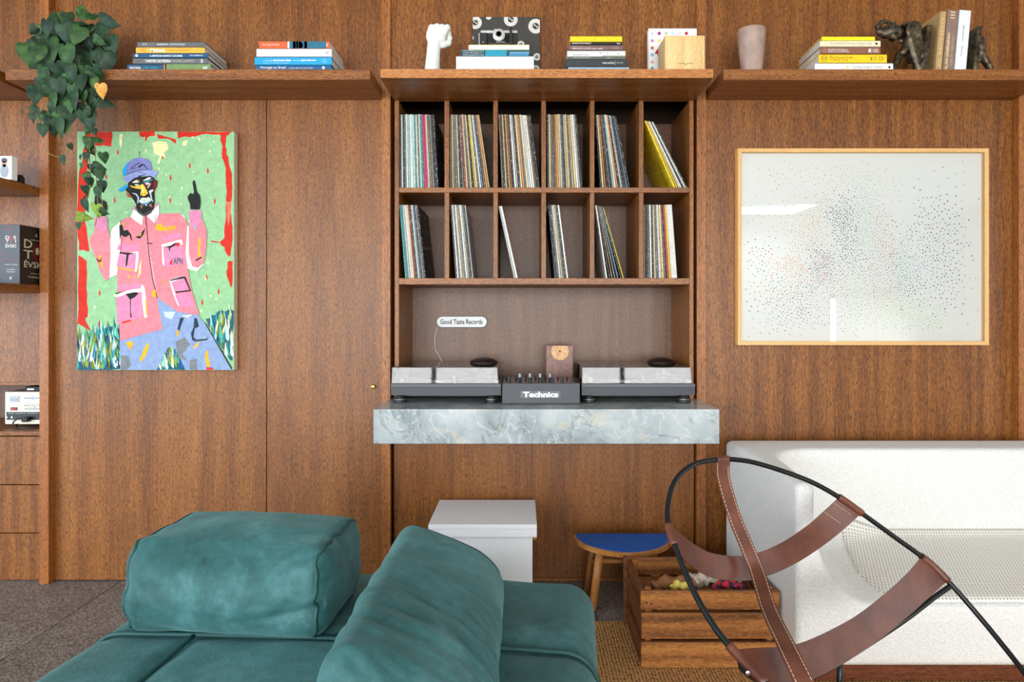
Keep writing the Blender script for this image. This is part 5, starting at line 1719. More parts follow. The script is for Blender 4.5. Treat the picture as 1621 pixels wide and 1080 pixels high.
strokes('jacket', [
    (PNK, za([(240, 420), (285, 402), (330, 405), (350, 398), (400, 392), (480, 388), (500, 400), (520, 430), (512, 560), (535, 700), (570, 815), (480, 800), (395, 742), (400, 790), (416, 872), (330, 895), (240, 922), (232, 780), (226, 640), (240, 560)])),
    ((240, 170, 178), za([(350, 470), (366, 560), (388, 700), (394, 730), (372, 640), (356, 540)])),
    (WHT, za([(282, 405), (296, 372), (335, 405), (330, 440)])), (WHT, za([(352, 402), (402, 352), (402, 390), (384, 432)])), (PNK2, za([(284, 380), (300, 356), (304, 378), (298, 372)])), (PNK2, za([(374, 365), (398, 345), (400, 352), (378, 378)])),
    (BLK, za(ln_([(346, 398), (352, 470), (360, 560), (374, 660), (394, 745)], 3.5))), (BLK, za(ln_([(240, 920), (330, 897), (416, 874)], 1.5))),
    (BLK, za([(236, 440), (250, 436), (254, 462), (272, 458), (280, 478), (262, 490), (244, 480), (238, 500)])), (YEL, za([(248, 428), (256, 426), (256, 440), (250, 446)])), (BLK, za([(272, 460), (286, 480), (290, 505), (284, 500)])),
    (BLK, za([(304, 490), (330, 468), (346, 450), (336, 480), (322, 496)])), ((206, 160, 50), za([(310, 485), (330, 470), (326, 484)])),
    (YEL, za([(384, 456), (392, 436), (410, 430), (420, 448), (470, 440), (476, 452), (450, 460), (410, 464)])), ((238, 160, 60), za([(430, 452), (474, 440), (470, 456), (446, 462)])),
    # chest pockets
    (WHT, za([(224, 560), (316, 548), (316, 580), (308, 632), (300, 632), (304, 575), (228, 580)])), (PNK2, za([(226, 542), (232, 520), (318, 520), (316, 550)])), (PNK2, za([(238, 548), (306, 556), (302, 624), (224, 610)])),
    (BLK, za([(238, 551), (300, 556), (276, 562), (268, 610), (262, 610), (266, 562), (236, 556)])), (YEL, za([(228, 612), (300, 626), (300, 632), (228, 618)])),
    (WHT, za([(412, 520), (496, 498), (500, 520), (420, 545), (424, 612), (416, 600)])), (PNK2, za([(408, 508), (416, 490), (490, 470), (498, 488)])), (PNK2, za([(418, 530), (492, 515), (506, 588), (506, 600), (428, 616)])),
    (BLK, za([(420, 531), (446, 526), (470, 512), (490, 512), (448, 535), (446, 552), (440, 532)])), (RED, za([(468, 515), (488, 512), (486, 528), (470, 524)])), (RED, za([(448, 590), (458, 580), (456, 604), (446, 604)])),
    # lower pockets
    (WHT, za([(220, 722), (326, 700), (330, 686), (342, 700), (350, 780), (352, 822), (340, 826), (326, 720), (222, 740)])), (PNK2, za([(224, 712), (236, 690), (330, 682), (322, 704)])), (PNK2, za([(222, 742), (268, 724), (330, 715), (332, 822), (228, 848)])),
    (BLK, za([(262, 726), (300, 718), (318, 722), (300, 740), (284, 748), (284, 800), (290, 828), (282, 820), (280, 748)])), (BLK, za([(220, 722), (268, 712), (222, 728)])), ((206, 60, 40), za([(246, 842), (284, 832), (288, 840), (250, 850)])), (YEL, za([(344, 750), (350, 748), (354, 812), (348, 815)])),
    (WHT, za([(444, 668), (500, 650), (510, 655), (452, 678), (468, 718), (490, 782), (478, 770), (458, 720)])), (PNK2, za([(454, 678), (506, 656), (528, 708), (468, 716)])), (PNK2, za([(468, 730), (530, 722), (550, 780), (488, 782)])),
    (BLK, za([(446, 668), (500, 652), (512, 654), (536, 714), (470, 722), (470, 716), (528, 709), (506, 660), (448, 672)])),
    (YEL, za([(370, 716), (386, 708), (390, 736), (374, 740)])), (YEL, za([(270, 650), (280, 646), (278, 660), (272, 662)])), (YEL, za([(292, 654), (302, 652), (298, 664)])), ((244, 220, 150), za([(318, 610), (328, 580), (326, 640), (312, 662), (316, 640)])),
    ((238, 150, 50), za([(412, 660), (424, 676), (426, 694), (418, 680)])),
    (BLK, za(ln_([(388, 395), (384, 432)], 1.6))), (BLK, za(ln_([(240, 560), (252, 470), (240, 420)], 1.6))), (BLK, za([(352, 512), (372, 514), (378, 508), (372, 518), (352, 516)])), (BLK, za([(360, 566), (372, 568), (360, 570)])),
])
strokes('hand', [(BLK, zf_([(1060, 640), (1100, 590), (1140, 610), (1150, 570), (1128, 440), (1145, 405), (1165, 430), (1190, 570), (1235, 630), (1245, 720), (1230, 830), (1100, 825), (1090, 740), (1065, 690)]))])
strokes('hand', [(BLK, za([(132, 345), (138, 290), (146, 280), (152, 300), (156, 330), (180, 340), (186, 360), (180, 400), (150, 402), (136, 380)]))])
strokes('head', [
    ((206, 60, 40), zf_([(180, 575), (240, 620), (250, 660), (210, 650)])), ((110, 20, 22), zf_([(560, 430), (600, 400), (632, 420), (625, 490), (590, 560), (585, 640), (590, 730), (540, 740)])),
    (BLK, zf_([(205, 440), (300, 370), (420, 360), (540, 350), (590, 390), (560, 520), (590, 640), (585, 800), (540, 880), (440, 920), (360, 880), (325, 800), (330, 760), (280, 680), (230, 600), (180, 560), (180, 520), (215, 490)])),
    ((70, 64, 60), zf_([(340, 840), (440, 890), (560, 820), (540, 875), (440, 915), (370, 880)])),
    ((206, 150, 70), zf_([(270, 450), (330, 400), (390, 420), (330, 425), (300, 450)])), ((244, 244, 240), zf_([(270, 440), (320, 415), (380, 440), (300, 448)])), ((244, 244, 240), zf_([(420, 420), (500, 370), (545, 375), (520, 400), (440, 420)])),
    ((244, 190, 50), zf_([(230, 480), (300, 500), (380, 485), (410, 460), (440, 480), (480, 560), (495, 600), (440, 640), (385, 620), (400, 540), (330, 530), (260, 510)])), ((250, 220, 120), zf_([(400, 470), (425, 480), (440, 560), (420, 610), (395, 600), (410, 540)])),
    ((240, 240, 236), zf_([(300, 475), (340, 465), (375, 480), (340, 495)])), ((140, 50, 40), zf_([(335, 475), (352, 474), (350, 490), (335, 490)])), ((236, 190, 196), zf_([(450, 450), (510, 440), (520, 465), (470, 480)])), ((60, 150, 150), zf_([(420, 440), (570, 395), (555, 415), (440, 452)])),
    ((236, 150, 140), zf_([(500, 480), (545, 450), (500, 530), (480, 510)])), (BLK, zf_([(402, 595), (416, 595), (416, 610), (402, 610)])), (BLK, zf_([(440, 592), (454, 592), (454, 606), (440, 606)])),
    ((196, 206, 226), zf_([(262, 590), (330, 600), (370, 660), (350, 740), (340, 740), (350, 660), (320, 620)])), ((196, 206, 226), zf_([(505, 560), (560, 540), (575, 560), (540, 590), (555, 680), (575, 725), (545, 700), (525, 620)])), ((120, 170, 200), zf_([(360, 720), (400, 660), (520, 660), (545, 700), (500, 740), (420, 755)])),
    ((236, 236, 196), zf_([(370, 705), (420, 660), (455, 670), (510, 650), (540, 690), (480, 720), (400, 730)])), (BLK, zf_([(380, 700), (450, 692), (535, 685), (450, 700)])), ((150, 110, 80), zf_([(385, 760), (430, 770), (400, 820)])), ((150, 110, 80), zf_([(500, 770), (540, 740), (560, 800)])), ((190, 220, 240), zf_([(450, 755), (490, 750), (470, 780)])),
])
strokes('cap', [
    ((30, 160, 226), zf_([(70, 560), (90, 530), (190, 470), (215, 500), (170, 545), (100, 575)])), ((30, 160, 226), zf_([(135, 260), (190, 170), (260, 130), (240, 260), (180, 340), (140, 350)])),
    (CAP, zf_([(190, 320), (200, 180), (270, 110), (380, 85), (480, 110), (530, 150), (555, 260), (400, 260), (200, 320)])), (BLK, zf_([(140, 375), (220, 320), (380, 265), (560, 262), (560, 270), (380, 275), (222, 330), (145, 384)])),
    ((146, 156, 206), zf_([(130, 378), (220, 325), (380, 272), (560, 265), (640, 290), (590, 380), (520, 345), (400, 355), (300, 380), (205, 455)])), (BLK, zf_([(355, 352), (380, 345), (470, 322), (360, 295), (365, 288), (482, 322), (385, 358), (356, 378)])),
    (BLK, zf_([(250, 230), (380, 155), (385, 165), (262, 232), (260, 265)])), (BLK, zf_([(345, 230), (400, 180), (440, 185), (500, 255), (490, 258), (430, 195), (370, 235)])), ((110, 60, 60), zf_([(252, 235), (330, 228), (345, 238), (270, 250), (260, 268)])),
    (BLK, zf_([(368, 0), (377, 0), (376, 86), (372, 86)])),
])
lx = zl_([(685, 368), (748, 325)])
lettering('APN', PX(lx[0][0], QD), PX(lx[1][0], QD), PZ(lx[0][1], QD), PZ(lx[1][1], QD), QD - 0.0004 - _layer[0] * 6e-6 - 0.0002, plain(60, 60, 84, 0.5), pa, 0.02)

# ------------------------------------------------------------------ framed dot print
ID = 2.735
fx0, fx1, fz1, fz0 = PX(1168.0, ID), PX(1565.5, ID), PZ(235.0, ID), PZ(546.5, ID)
OAKF = wood('pale_oak_frame', 'Z', lin(196, 146, 84), lin(220, 172, 108), lin(232, 188, 126), fine=0.8, band=0.5, porek=0.1)
OAKX = wood('pale_oak_frame_x', 'X', lin(196, 146, 84), lin(220, 172, 108), lin(232, 188, 126), fine=0.8, band=0.5, porek=0.1)
fp = thing('framed_print', ((fx0 + fx1) / 2, YW, fz0), 'wide white print of tiny coloured dots in a pale wood frame', 'picture')
fw = 6.0 * ID / FPX
bm_ = None


def mitre(name, a, b, c, d, m):
    """frame bar with mitred ends: outer edge a-b, inner edge d-c, in X-Z"""
    V = [(x, ID, z) for x, z in (a, b, c, d)] + [(x, YW - 0.0005, z) for x, z in (a, b, c, d)]
    return mesh(name, V, [(3, 2, 1, 0), (4, 5, 6, 7), (0, 1, 5, 4), (1, 2, 6, 5), (2, 3, 7, 6), (3, 0, 4, 7)], m, fp)


e = 0.0002
o4 = [(fx0, fz1), (fx1, fz1), (fx1, fz0), (fx0, fz0)]
i4 = [(fx0 + fw, fz1 - fw), (fx1 - fw, fz1 - fw), (fx1 - fw, fz0 + fw), (fx0 + fw, fz0 + fw)]
for k, m in zip(range(4), (OAKX, OAKF, OAKX, OAKF)):
    mitre('frame_bar', o4[k], o4[(k + 1) % 4], i4[(k + 1) % 4], i4[k], m)
PAP = plain(244, 244, 242, 0.8, name='white_paper', noise_amt=0.01)
sheet = box('print_sheet', fx0 + fw, fx1 - fw, ID + 0.022, ID + 0.025, fz0 + fw, fz1 - fw, PAP, fp, 0)
box('glass_pane', fx0 + fw, fx1 - fw, ID + 0.006, ID + 0.008, fz0 + fw, fz1 - fw, glass_thin('picture_glass', (0.985, 0.99, 0.985), 0.03, 0.0), fp, 0)
DR = random.Random(11)
inkc = {'k': (52, 58, 84), 'o': (216, 120, 30), 'g': (96, 190, 150), 'l': (170, 206, 70), 'r': (176, 60, 66), 'v': (100, 80, 136), 'b': (66, 96, 190), 'y': (222, 170, 60), 'p': (204, 120, 140)}
clus = [  # centre, radii in the tracing scale, rotation, spacing, ink choices
    (590, 400, 60, 75, 0.3, 11, 'kkkv'), (620, 550, 50, 110, -0.3, 13, 'kv'), (600, 450, 30, 60, 0, 12, 'gkl'), (690, 330, 60, 100, 0, 14, 'g'), (690, 480, 50, 90, 0, 13, 'gg'), (790, 520, 45, 90, -0.2, 12, 'rrp'),
    (760, 420, 40, 70, 0, 14, 'ro'), (760, 640, 60, 120, 0, 14, 'rvp'), (850, 600, 60, 80, 0, 12, 'gk'), (900, 640, 90, 60, 0.4, 14, 'gb'), (890, 700, 60, 60, 0, 12, 'bk'), (1000, 560, 120, 160, 0, 17, 'kkv'), (1060, 420, 110, 130, 0, 24, 'k'),
    (950, 720, 110, 90, 0, 17, 'k'), (1060, 680, 90, 130, 0, 20, 'kkv'), (1120, 560, 60, 160, 0, 28, 'k'), (480, 640, 60, 90, 0.2, 11, 'krv'), (520, 600, 30, 40, 0, 10, 'rv'), (330, 620, 60, 35, 0.2, 10, 'oo'), (390, 670, 60, 40, 0.6, 11, 'oor'),
    (420, 520, 70, 90, 0.4, 14, 'yo'), (450, 420, 50, 80, 0.4, 14, 'yo'), (500, 330, 40, 50, 0, 14, 'yo'), (290, 720, 70, 90, 0, 17, 'kr'), (340, 800, 90, 90, 0.3, 15, 'vkr'), (330, 880, 90, 50, 0, 15, 'v'), (430, 800, 80, 80, 0, 17, 'vp'),
    (210, 600, 70, 80, 0, 20, 'kr'), (220, 720, 80, 90, 0, 28, 'kro'), (200, 840, 60, 90, 0, 30, 'kv'), (560, 720, 60, 80, 0, 14, 'pr'), (560, 830, 60, 80, 0, 16, 'pro'), (690, 720, 60, 80, 0, 13, 'lg'), (800, 760, 70, 60, 0, 13, 'ly'),
    (850, 830, 70, 90, 0, 13, 'l'), (940, 860, 90, 60, 0, 15, 'l'), (1000, 900, 80, 40, 0, 17, 'l'), (640, 850, 60, 80, 0, 18, 'g'), (740, 850, 60, 80, 0, 18, 'yl'), (290, 400, 120, 110, 0, 30, 'oy'), (330, 220, 120, 70, 0, 30, 'oy'), (640, 210, 120, 50, 0, 17, 'yl'),
    (520, 240, 100, 60, 0, 24, 'y'), (800, 260, 60, 60, 0, 24, 'gy'), (1000, 250, 160, 60, 0, 50, 'k'), (1100, 200, 60, 60, 0, 50, 'kn'), (1000, 800, 150, 60, 0, 34, 'k'), (1150, 800, 60, 120, 0, 50, 'k'), (860, 310, 60, 30, 0, 40, 'k')]
occ, dotlist = {}, []
for cx_, cy_, a, b, rt_, sp_, inks in clus:
    nn = int(3.4 * math.pi * a * b / (sp_ * sp_))
    for _ in range(nn):
        u, w = DR.gauss(0, 0.58), DR.gauss(0, 0.58)
        x = cx_ + a * (u * math.cos(rt_) - w * math.sin(rt_))
        y = cy_ + b * (u * math.sin(rt_) + w * math.cos(rt_))
        if not (118 < x < 1240 and 110 < y < 975): continue
        md = sp_ * 0.72
        gx_, gy_ = int(x // 20), int(y // 20)
        if any((x - p[0]) ** 2 + (y - p[1]) ** 2 < md * md for i in (-2, -1, 0, 1, 2) for j in (-2, -1, 0, 1, 2) for p in occ.get((gx_ + i, gy_ + j), ())): continue
        occ.setdefault((gx_, gy_), []).append((x, y))
        dotlist.append((x, y, DR.choice(inks.replace('n', 'k')), DR.uniform(1.3, 2.3) if 'k' in inks else DR.uniform(1.2, 1.9)))
V, F, MI = [], [], []
dm = [plain(*c, 0.6) for c in inkc.values()]
kk = list(inkc)
for x, y, c, r in dotlist:
    X, Z, rr = PX(1140 + x / 3.0, ID + 0.01), PZ(210 + y / 3.0, ID + 0.01), r * 1.6 / 3.0 * ID / FPX
    b = len(V)
    V += [(X + rr * math.cos(k * math.pi / 3), ID + 0.0216, Z + rr * math.sin(k * math.pi / 3)) for k in range(6)]
    F.append(tuple(range(b, b + 6))); MI.append(kk.index(c))
do = mesh('ink_dots', V, F, dm, fp, None, midx=MI)
do['kind'] = 'stuff'

# ------------------------------------------------------------------ rug
def jute():
    m, nt, bs = nmat('jute_weave')
    c = coords(nt)
    w1 = nd(nt, 'ShaderNodeTexWave', wave_type='BANDS', bands_direction='X', i_Scale=28.0, i_Distortion=1.2, i_Detail=2.0)
    w2 = nd(nt, 'ShaderNodeTexWave', wave_type='BANDS', bands_direction='Y', i_Scale=44.0, i_Distortion=1.6, i_Detail=2.0)
    for w in (w1, w2): nt.links.new(c, w.inputs['Vector'])
    mu = nd(nt, 'ShaderNodeMath', operation='MULTIPLY')
    nt.links.new(w1.outputs['Fac'], mu.inputs[0]); nt.links.new(w2.outputs['Fac'], mu.inputs[1])
    n = noisev(nt, c, 90, 3)
    ad = nd(nt, 'ShaderNodeMath', operation='MULTIPLY_ADD', i_1=0.55)
    nt.links.new(mu.outputs[0], ad.inputs[0]); nt.links.new(n, ad.inputs[2])
    col = ramp(nt, ad.outputs[0], [(0.35, lin(84, 52, 24)), (0.62, lin(168, 118, 64)), (1.0, lin(222, 178, 116))])
    nt.links.new(col, bs.inputs['Base Color'])
    bs.inputs['Roughness'].default_value = 0.9
    bump(nt, bs, ad.outputs[0], 0.9, 0.004)
    return m


JUTE = jute()
RZ = 0.010
rg = thing('jute_rug', (0.8, 1.3, 0.0), 'golden brown woven jute rug under the wooden crate', 'rug')
bm = bmesh.new()
bm_box(bm, -0.85, 3.2, 0.3, 2.372, 0.0005, RZ, 0.003, 2)
from_bm('weave', bm, JUTE, rg)
bm = bmesh.new()
bm_box(bm, -0.85, 3.2, 2.368, 2.386, 0.0005, RZ + 0.001, 0.004, 2)
from_bm('border', bm, JUTE, rg)

# ------------------------------------------------------------------ white lidded box
WB = 2.392
zl0 = PZ(851, WB)
zt = PZ(830.8, WB)
wbx = thing('lidded_box', (PX(764, WB), WB + 0.17, 0.0), 'white lidded box standing on the floor under the stone shelf', 'box')
box('body', PX(687.5, WB + 0.012), PX(843, WB + 0.012), WB + 0.012, 2.70, 0.0006, zl0 + 0.004, WHITE, wbx, 0.0015, 2)
ld = box('lid', PX(677.8, WB), PX(850, WB), WB, 2.715, zl0, zt, WHITE, wbx, 0.002, 2)
box('lid_line', PX(678.2, WB) , PX(849.6, WB), WB - 0.0003, WB + 0.001, PZ(838.4, WB), PZ(837.7, WB), plain(206, 208, 212, 0.5), ld, 0)
hs = box('latch', PX(843, WB + 0.05) - 0.001, PX(850.5, WB + 0.05), WB + 0.06, WB + 0.10, PZ(859, WB + 0.05), PZ(853, WB + 0.05), GOLD, wbx, 0.003, 2)
tube('latch_hook', [(PX(849, WB + 0.05), WB + 0.08, PZ(857, WB + 0.05)), (PX(852, WB + 0.05), WB + 0.075, PZ(852, WB + 0.05)), (PX(851, WB + 0.05), WB + 0.07, PZ(846, WB + 0.05))], 0.0025, GOLD, hs, 8, smooth_n=5)

# ------------------------------------------------------------------ half-moon stool
OAK = wood('honey_oak', 'Z', lin(150, 92, 42), lin(188, 124, 64), lin(206, 146, 84), fine=0.8, band=0.5, porek=0.3)
STX, STY, STZ, STR = PX(985.5, 2.60), 2.62, 0.247, 0.197
sto = thing('half_moon_stool', (STX, STY - 0.08, 0.0), 'low half-moon stool with blue top and wooden legs by the wall', 'stool')


def halfmoon(r, n=28, dy=0.0):
    pts = []
    for k in range(n + 1):
        a = math.pi + math.pi * k / n
        x, y = math.cos(a), math.sin(a)
        pts.append((STX + r * x, STY + dy + 1.02 * r * y * (1 - 0.06 * abs(x))))
    # softly rounded back corners
    pts.append((STX + r * 0.97, STY + dy + 0.012)); pts.append((STX + r * 0.9, STY + dy + 0.018))
    pts.append((STX - r * 0.9, STY + dy + 0.018)); pts.append((STX - r * 0.97, STY + dy + 0.012))
    return pts


def slab_poly(name, pts, z0, z1, m, parent, bev=0.003):
    bm = bmesh.new()
    b = [bm.verts.new((x, y, z0)) for x, y in pts]
    t = [bm.verts.new((x, y, z1)) for x, y in pts]
    bm.faces.new(b[::-1]); tf = bm.faces.new(t)
    n = len(pts)
    for i in range(n): bm.faces.new((b[i], b[(i + 1) % n], t[(i + 1) % n], t[i]))
    if bev: bmesh.ops.bevel(bm, geom=[e for e in bm.edges if abs(e.verts[0].co.z - e.verts[1].co.z) < 1e-6], offset=bev, segments=2, profile=0.5, affect='EDGES')
    return from_bm(name, bm, m, parent)


slab_poly('seat', halfmoon(STR), STZ - 0.018, STZ, OAK, sto)
slab_poly('blue_top', halfmoon(STR - 0.010), STZ - 0.001, STZ + 0.0012, plain(12, 92, 180, 0.6, name='blue_laminate'), sto, 0)
for sx in (-1, 1):
    tube('leg', [(STX + sx * 0.100, STY - 0.105, STZ - 0.012), (STX + sx * 0.132, STY - 0.125, 0.002)], [0.0155, 0.0165], OAK, sto, 16)
    tube('leg', [(STX + sx * 0.112, STY - 0.015, STZ - 0.012), (STX + sx * 0.140, STY + 0.012, 0.002)], [0.0145, 0.0155], OAK, sto, 16)
    tube('side_stretcher', [(STX + sx * 0.112, STY - 0.11, 0.16), (STX + sx * 0.120, STY - 0.01, 0.16)], 0.008, OAK, sto, 10)
tube('stretcher', [(STX - 0.112, STY - 0.06, 0.165), (STX + 0.112, STY - 0.06, 0.165)], 0.010, OAK, sto, 12)

# ------------------------------------------------------------------ wooden crate with toys
CRW = wood('stained_crate_pine', 'X', lin(66, 34, 10), lin(150, 90, 36), lin(194, 130, 60), fine=0.45, band=0.55, rough=0.5, porek=0.35)
CRS = wood('stained_crate_side', 'Y', lin(70, 38, 16), lin(110, 62, 26), lin(140, 84, 38), fine=0.45, band=0.7, rough=0.5, porek=0.35)
CRV = wood('stained_crate_post', 'Z', lin(92, 46, 14), lin(146, 82, 32), lin(180, 110, 48), fine=0.45, band=0.7, rough=0.5)
KY = 2.066
kx0, kx1 = PX(1015, KY), PX(1234, KY)
kyb = 2.362
kz = lambda p: PZ(p, KY)
cr = thing('wooden_crate', ((kx0 + kx1) / 2, (KY + kyb) / 2, RZ), 'stained wooden slatted crate holding toys behind the strap chair', 'crate')
FS = [(1063, 1017.5), (1012, 971.5), (966, 936)]
for i, (a, b) in enumerate(FS):
    z0_ = max(kz(a), RZ + 0.001)
    box('front_slat', kx0 + R.uniform(-.002, .002), kx1 + R.uniform(-.003, .003), KY, KY + 0.014, z0_, kz(b), CRW, cr, 0.002, 2)
    box('back_slat', kx0, kx1, kyb - 0.014, kyb, z0_, kz(b), CRW, cr, 0.002, 2)
    box('side_slat', kx0 + 0.002, kx0 + 0.015, KY + 0.0145, kyb - 0.0145, z0_, kz(b) - 0.003, CRS, cr, 0.0015)
    box('side_slat', kx1 - 0.015, kx1 - 0.002, KY + 0.0145, kyb - 0.0145, z0_, kz(b) - 0.003, CRS, cr, 0.0015)
for x in (kx0 + 0.0155, kx1 - 0.0355):
    for y in (KY + 0.0145, kyb - 0.0345):
        box('corner_post', x, x + 0.02, y, y + 0.02, RZ + 0.012, kz(936) + (0.006 if y < 2.2 else 0.0), CRV, cr, 0.0015)
box('batten', kx0 - 0.012, kx0 + 0.0015, kyb - 0.016, kyb, RZ + 0.01, kz(936) + 0.004, CRS, cr, 0.001)
box('bottom_board', kx0 + 0.016, kx1 - 0.016, KY + 0.0145, kyb - 0.0145, RZ + 0.002, RZ + 0.012, CRS, cr, 0.001)
NAIL = plain(30, 24, 20, 0.5, 0.3)
for x, z in ((0.024, 0.030), (0.046, 0.024)):
    lathe('nail', [(0.003, 0), (0.003, 0.0008), (0.0005, 0.001)], (kx0 + x * 0.7, KY, kz(966) + z * 0.8), NAIL, cr, 10, 'Y')
for x in (0.02, 0.035):
    lathe('nail', [(0.0022, 0), (0.0022, 0.0008), (0.0005, 0.001)], (kx1 - x, KY, kz(966) + 0.03), NAIL, cr, 10, 'Y')
# toys inside: a fleecy collar with plaid cloth, a brown soft toy and a yellow ball
FLZ = RZ + 0.012
zin = kz(936) - 0.016


def fleece(name, c0, c1, r, col, label, amp, cat):
    V, F = [], []
    a, b = Vector(c0), Vector(c1)
    pts = catmull([a, a.lerp(b, 0.3) + Vector((0, 0.01, 0.012)), a.lerp(b, 0.7) + Vector((0, -0.008, 0.016)), b], 10)
    V, F = tube_geo(pts, [r * (0.8 + 0.2 * math.sin(i * 0.7)) for i in range(len(pts))], 20)
    V = [v + Vector((noise.noise(v * 90), noise.noise(v * 90 + Vector((7, 0, 0))), noise.noise(v * 90 + Vector((0, 9, 0))))) * amp for v in V]
    o = mesh(name, V, F, col, None, (a + b) / 2 - Vector((0, 0, r)), smooth=True)
    tag(o, label, cat)
    return o


FLE, nt, bs = nmat('wool_fleece')
nt.links.new(ramp(nt, noisev(nt, coords(nt), 140, 4), [(0.3, lin(150, 130, 112)), (0.7, lin(226, 214, 200))]), bs.inputs['Base Color'])
bs.inputs['Roughness'].default_value = 0.95
bump(nt, bs, noisev(nt, coords(nt), 220, 3), 0.8, 0.004)
fleece('fleece_toy', (kx0 + 0.20, KY + 0.13, zin - 0.012), (kx0 + 0.345, KY + 0.12, zin + 0.002), 0.030, FLE, 'cream fleecy soft toy lying in the wooden crate', 0.012, 'toy')
fleece('brown_soft_toy', (kx0 + 0.06, KY + 0.10, zin - 0.022), (kx0 + 0.19, KY + 0.12, zin - 0.016), 0.026, plain(140, 92, 54, 0.9), 'brown soft toy at the left inside the wooden crate', 0.008, 'toy')
fleece('yellow_toy', (kx0 + 0.12, KY + 0.075, zin - 0.010), (kx0 + 0.165, KY + 0.07, zin - 0.012), 0.016, plain(216, 196, 96, 0.8), 'small yellow toy between brown toy and fleece in crate', 0.003, 'toy')
plm, nt, bs = nmat('red_plaid_cloth')
ck = nd(nt, 'ShaderNodeTexChecker', i_Scale=46.0)
ck.inputs[1].default_value = lin(176, 34, 48) + (1,)
ck.inputs[2].default_value = lin(40, 34, 60) + (1,)
nt.links.new(coords(nt), ck.inputs[0])
nt.links.new(ck.outputs[0], bs.inputs['Base Color'])
bs.inputs['Roughness'].default_value = 0.9
fleece('plaid_cloth', (kx0 + 0.25, KY + 0.062, zin - 0.006), (kx0 + 0.345, KY + 0.062, zin - 0.002), 0.016, plm, 'red and navy plaid cloth bundle beside the fleece in crate', 0.006, 'cloth')

# ------------------------------------------------------------------ green sofa
SA = 0.082
SO = Vector((-0.4, 1.5, 0.0))
_c, _s = math.cos(SA), math.sin(SA)


def SW(u, v, z): return Vector((SO.x + u * _c + v * _s, SO.y - u * _s + v * _c, z))


def suede():
    m, nt, bs = nmat('green_suede')
    c = coords(nt)
    n1 = noisev(nt, c, 5.0, 5, 0.62, 0.8)
    n2 = noisev(nt, c, 38.0, 4, 0.6)
    a = mixc(nt, 0.3, n1, n2)
    col = ramp(nt, a, [(0.32, lin(26, 64, 62)), (0.5, lin(47, 93, 94)), (0.68, lin(78, 125, 128))])
    nt.links.new(col, bs.inputs['Base Color'])
    bs.inputs['Roughness'].default_value = 0.62
    bs.inputs['Specular IOR Level'].default_value = 0.3
    bs.inputs['Sheen Weight'].default_value = 0.35
    bs.inputs['Sheen Roughness'].default_value = 0.5
    bs.inputs['Sheen Tint'].default_value = lin(150, 200, 200) + (1,)
    hgt = mixc(nt, 0.5, noisev(nt, c, 9.0, 4, 0.6, 1.0), noisev(nt, c, 120, 3))
    bump(nt, bs, hgt, 0.35, 0.006)
    return m


SUEDE = suede()
PIPE = plain(30, 76, 76, 0.6, name='green_piping')


PUFF = {}


def puff(name, c, h, r, n, fn, mat, parent):
    """rounded block of local (u,v,z) half sizes h at c; fn(p, nrm) -> displaced local point; mapped through SW"""
    V, F, idx = [], [], {}

    def vid(i, j, k):
        key = (i, j, k)
        if key in idx: return idx[key]
        q_ = [(-1 + 2 * i / n[0]) * h[0], (-1 + 2 * j / n[1]) * h[1], (-1 + 2 * k / n[2]) * h[2]]
        inn = [max(-(h[a] - r[a]), min(h[a] - r[a], q_[a])) for a in range(3)]
        d = Vector([(q_[a] - inn[a]) / r[a] for a in range(3)])
        nn = d.normalized() if d.length > 1e-9 else Vector((0, 0, 1))
        p = Vector([inn[a] + nn[a] * r[a] for a in range(3)])
        p = fn(p, nn)
        idx[key] = len(V)
        V.append(SW(c[0] + p.x, c[1] + p.y, c[2] + p.z))
        return idx[key]
    def at(q_):
        inn = [max(-(h[a] - r[a]), min(h[a] - r[a], q_[a])) for a in range(3)]
        d = Vector([(q_[a] - inn[a]) / r[a] for a in range(3)])
        nn = d.normalized() if d.length > 1e-9 else Vector((0, 0, 1))
        p = fn(Vector([inn[a] + nn[a] * r[a] for a in range(3)]), nn)
        return SW(c[0] + p.x, c[1] + p.y, c[2] + p.z)
    PUFF[name] = at
    A, B, C_ = n
    for i in range(A):
        for j in range(B):
            F.append((vid(i, j, 0), vid(i, j + 1, 0), vid(i + 1, j + 1, 0), vid(i + 1, j, 0)))
            F.append((vid(i, j, C_), vid(i + 1, j, C_), vid(i + 1, j + 1, C_), vid(i, j + 1, C_)))
    for i in range(A):
        for k in range(C_):
            F.append((vid(i, 0, k), vid(i + 1, 0, k), vid(i + 1, 0, k + 1), vid(i, 0, k + 1)))
            F.append((vid(i, B, k), vid(i, B, k + 1), vid(i + 1, B, k + 1), vid(i + 1, B, k)))
    for j in range(B):
        for k in range(C_):
            F.append((vid(0, j, k), vid(0, j, k + 1), vid(0, j + 1, k + 1), vid(0, j + 1, k)))
            F.append((vid(A, j, k), vid(A, j + 1, k), vid(A, j + 1, k + 1), vid(A, j, k + 1)))
    return mesh(name, V, F, mat, parent, None, smooth=True)


sf = thing('green_sofa', SW(0, -0.2, 0.0), 'low green suede sofa platform in the foreground', 'sofa')
SEATZ = 0.405
UL, UR, VB, VF = -0.605, 0.572, 0.372, -0.85
cu, cv_ = (UL + UR) / 2, (VB + VF) / 2
hu, hv, hz = (UR - UL) / 2, (VB - VF) / 2, 0.16
czs = SEATZ - hz
SEAM_V, SEAM_U = -0.045, -0.35


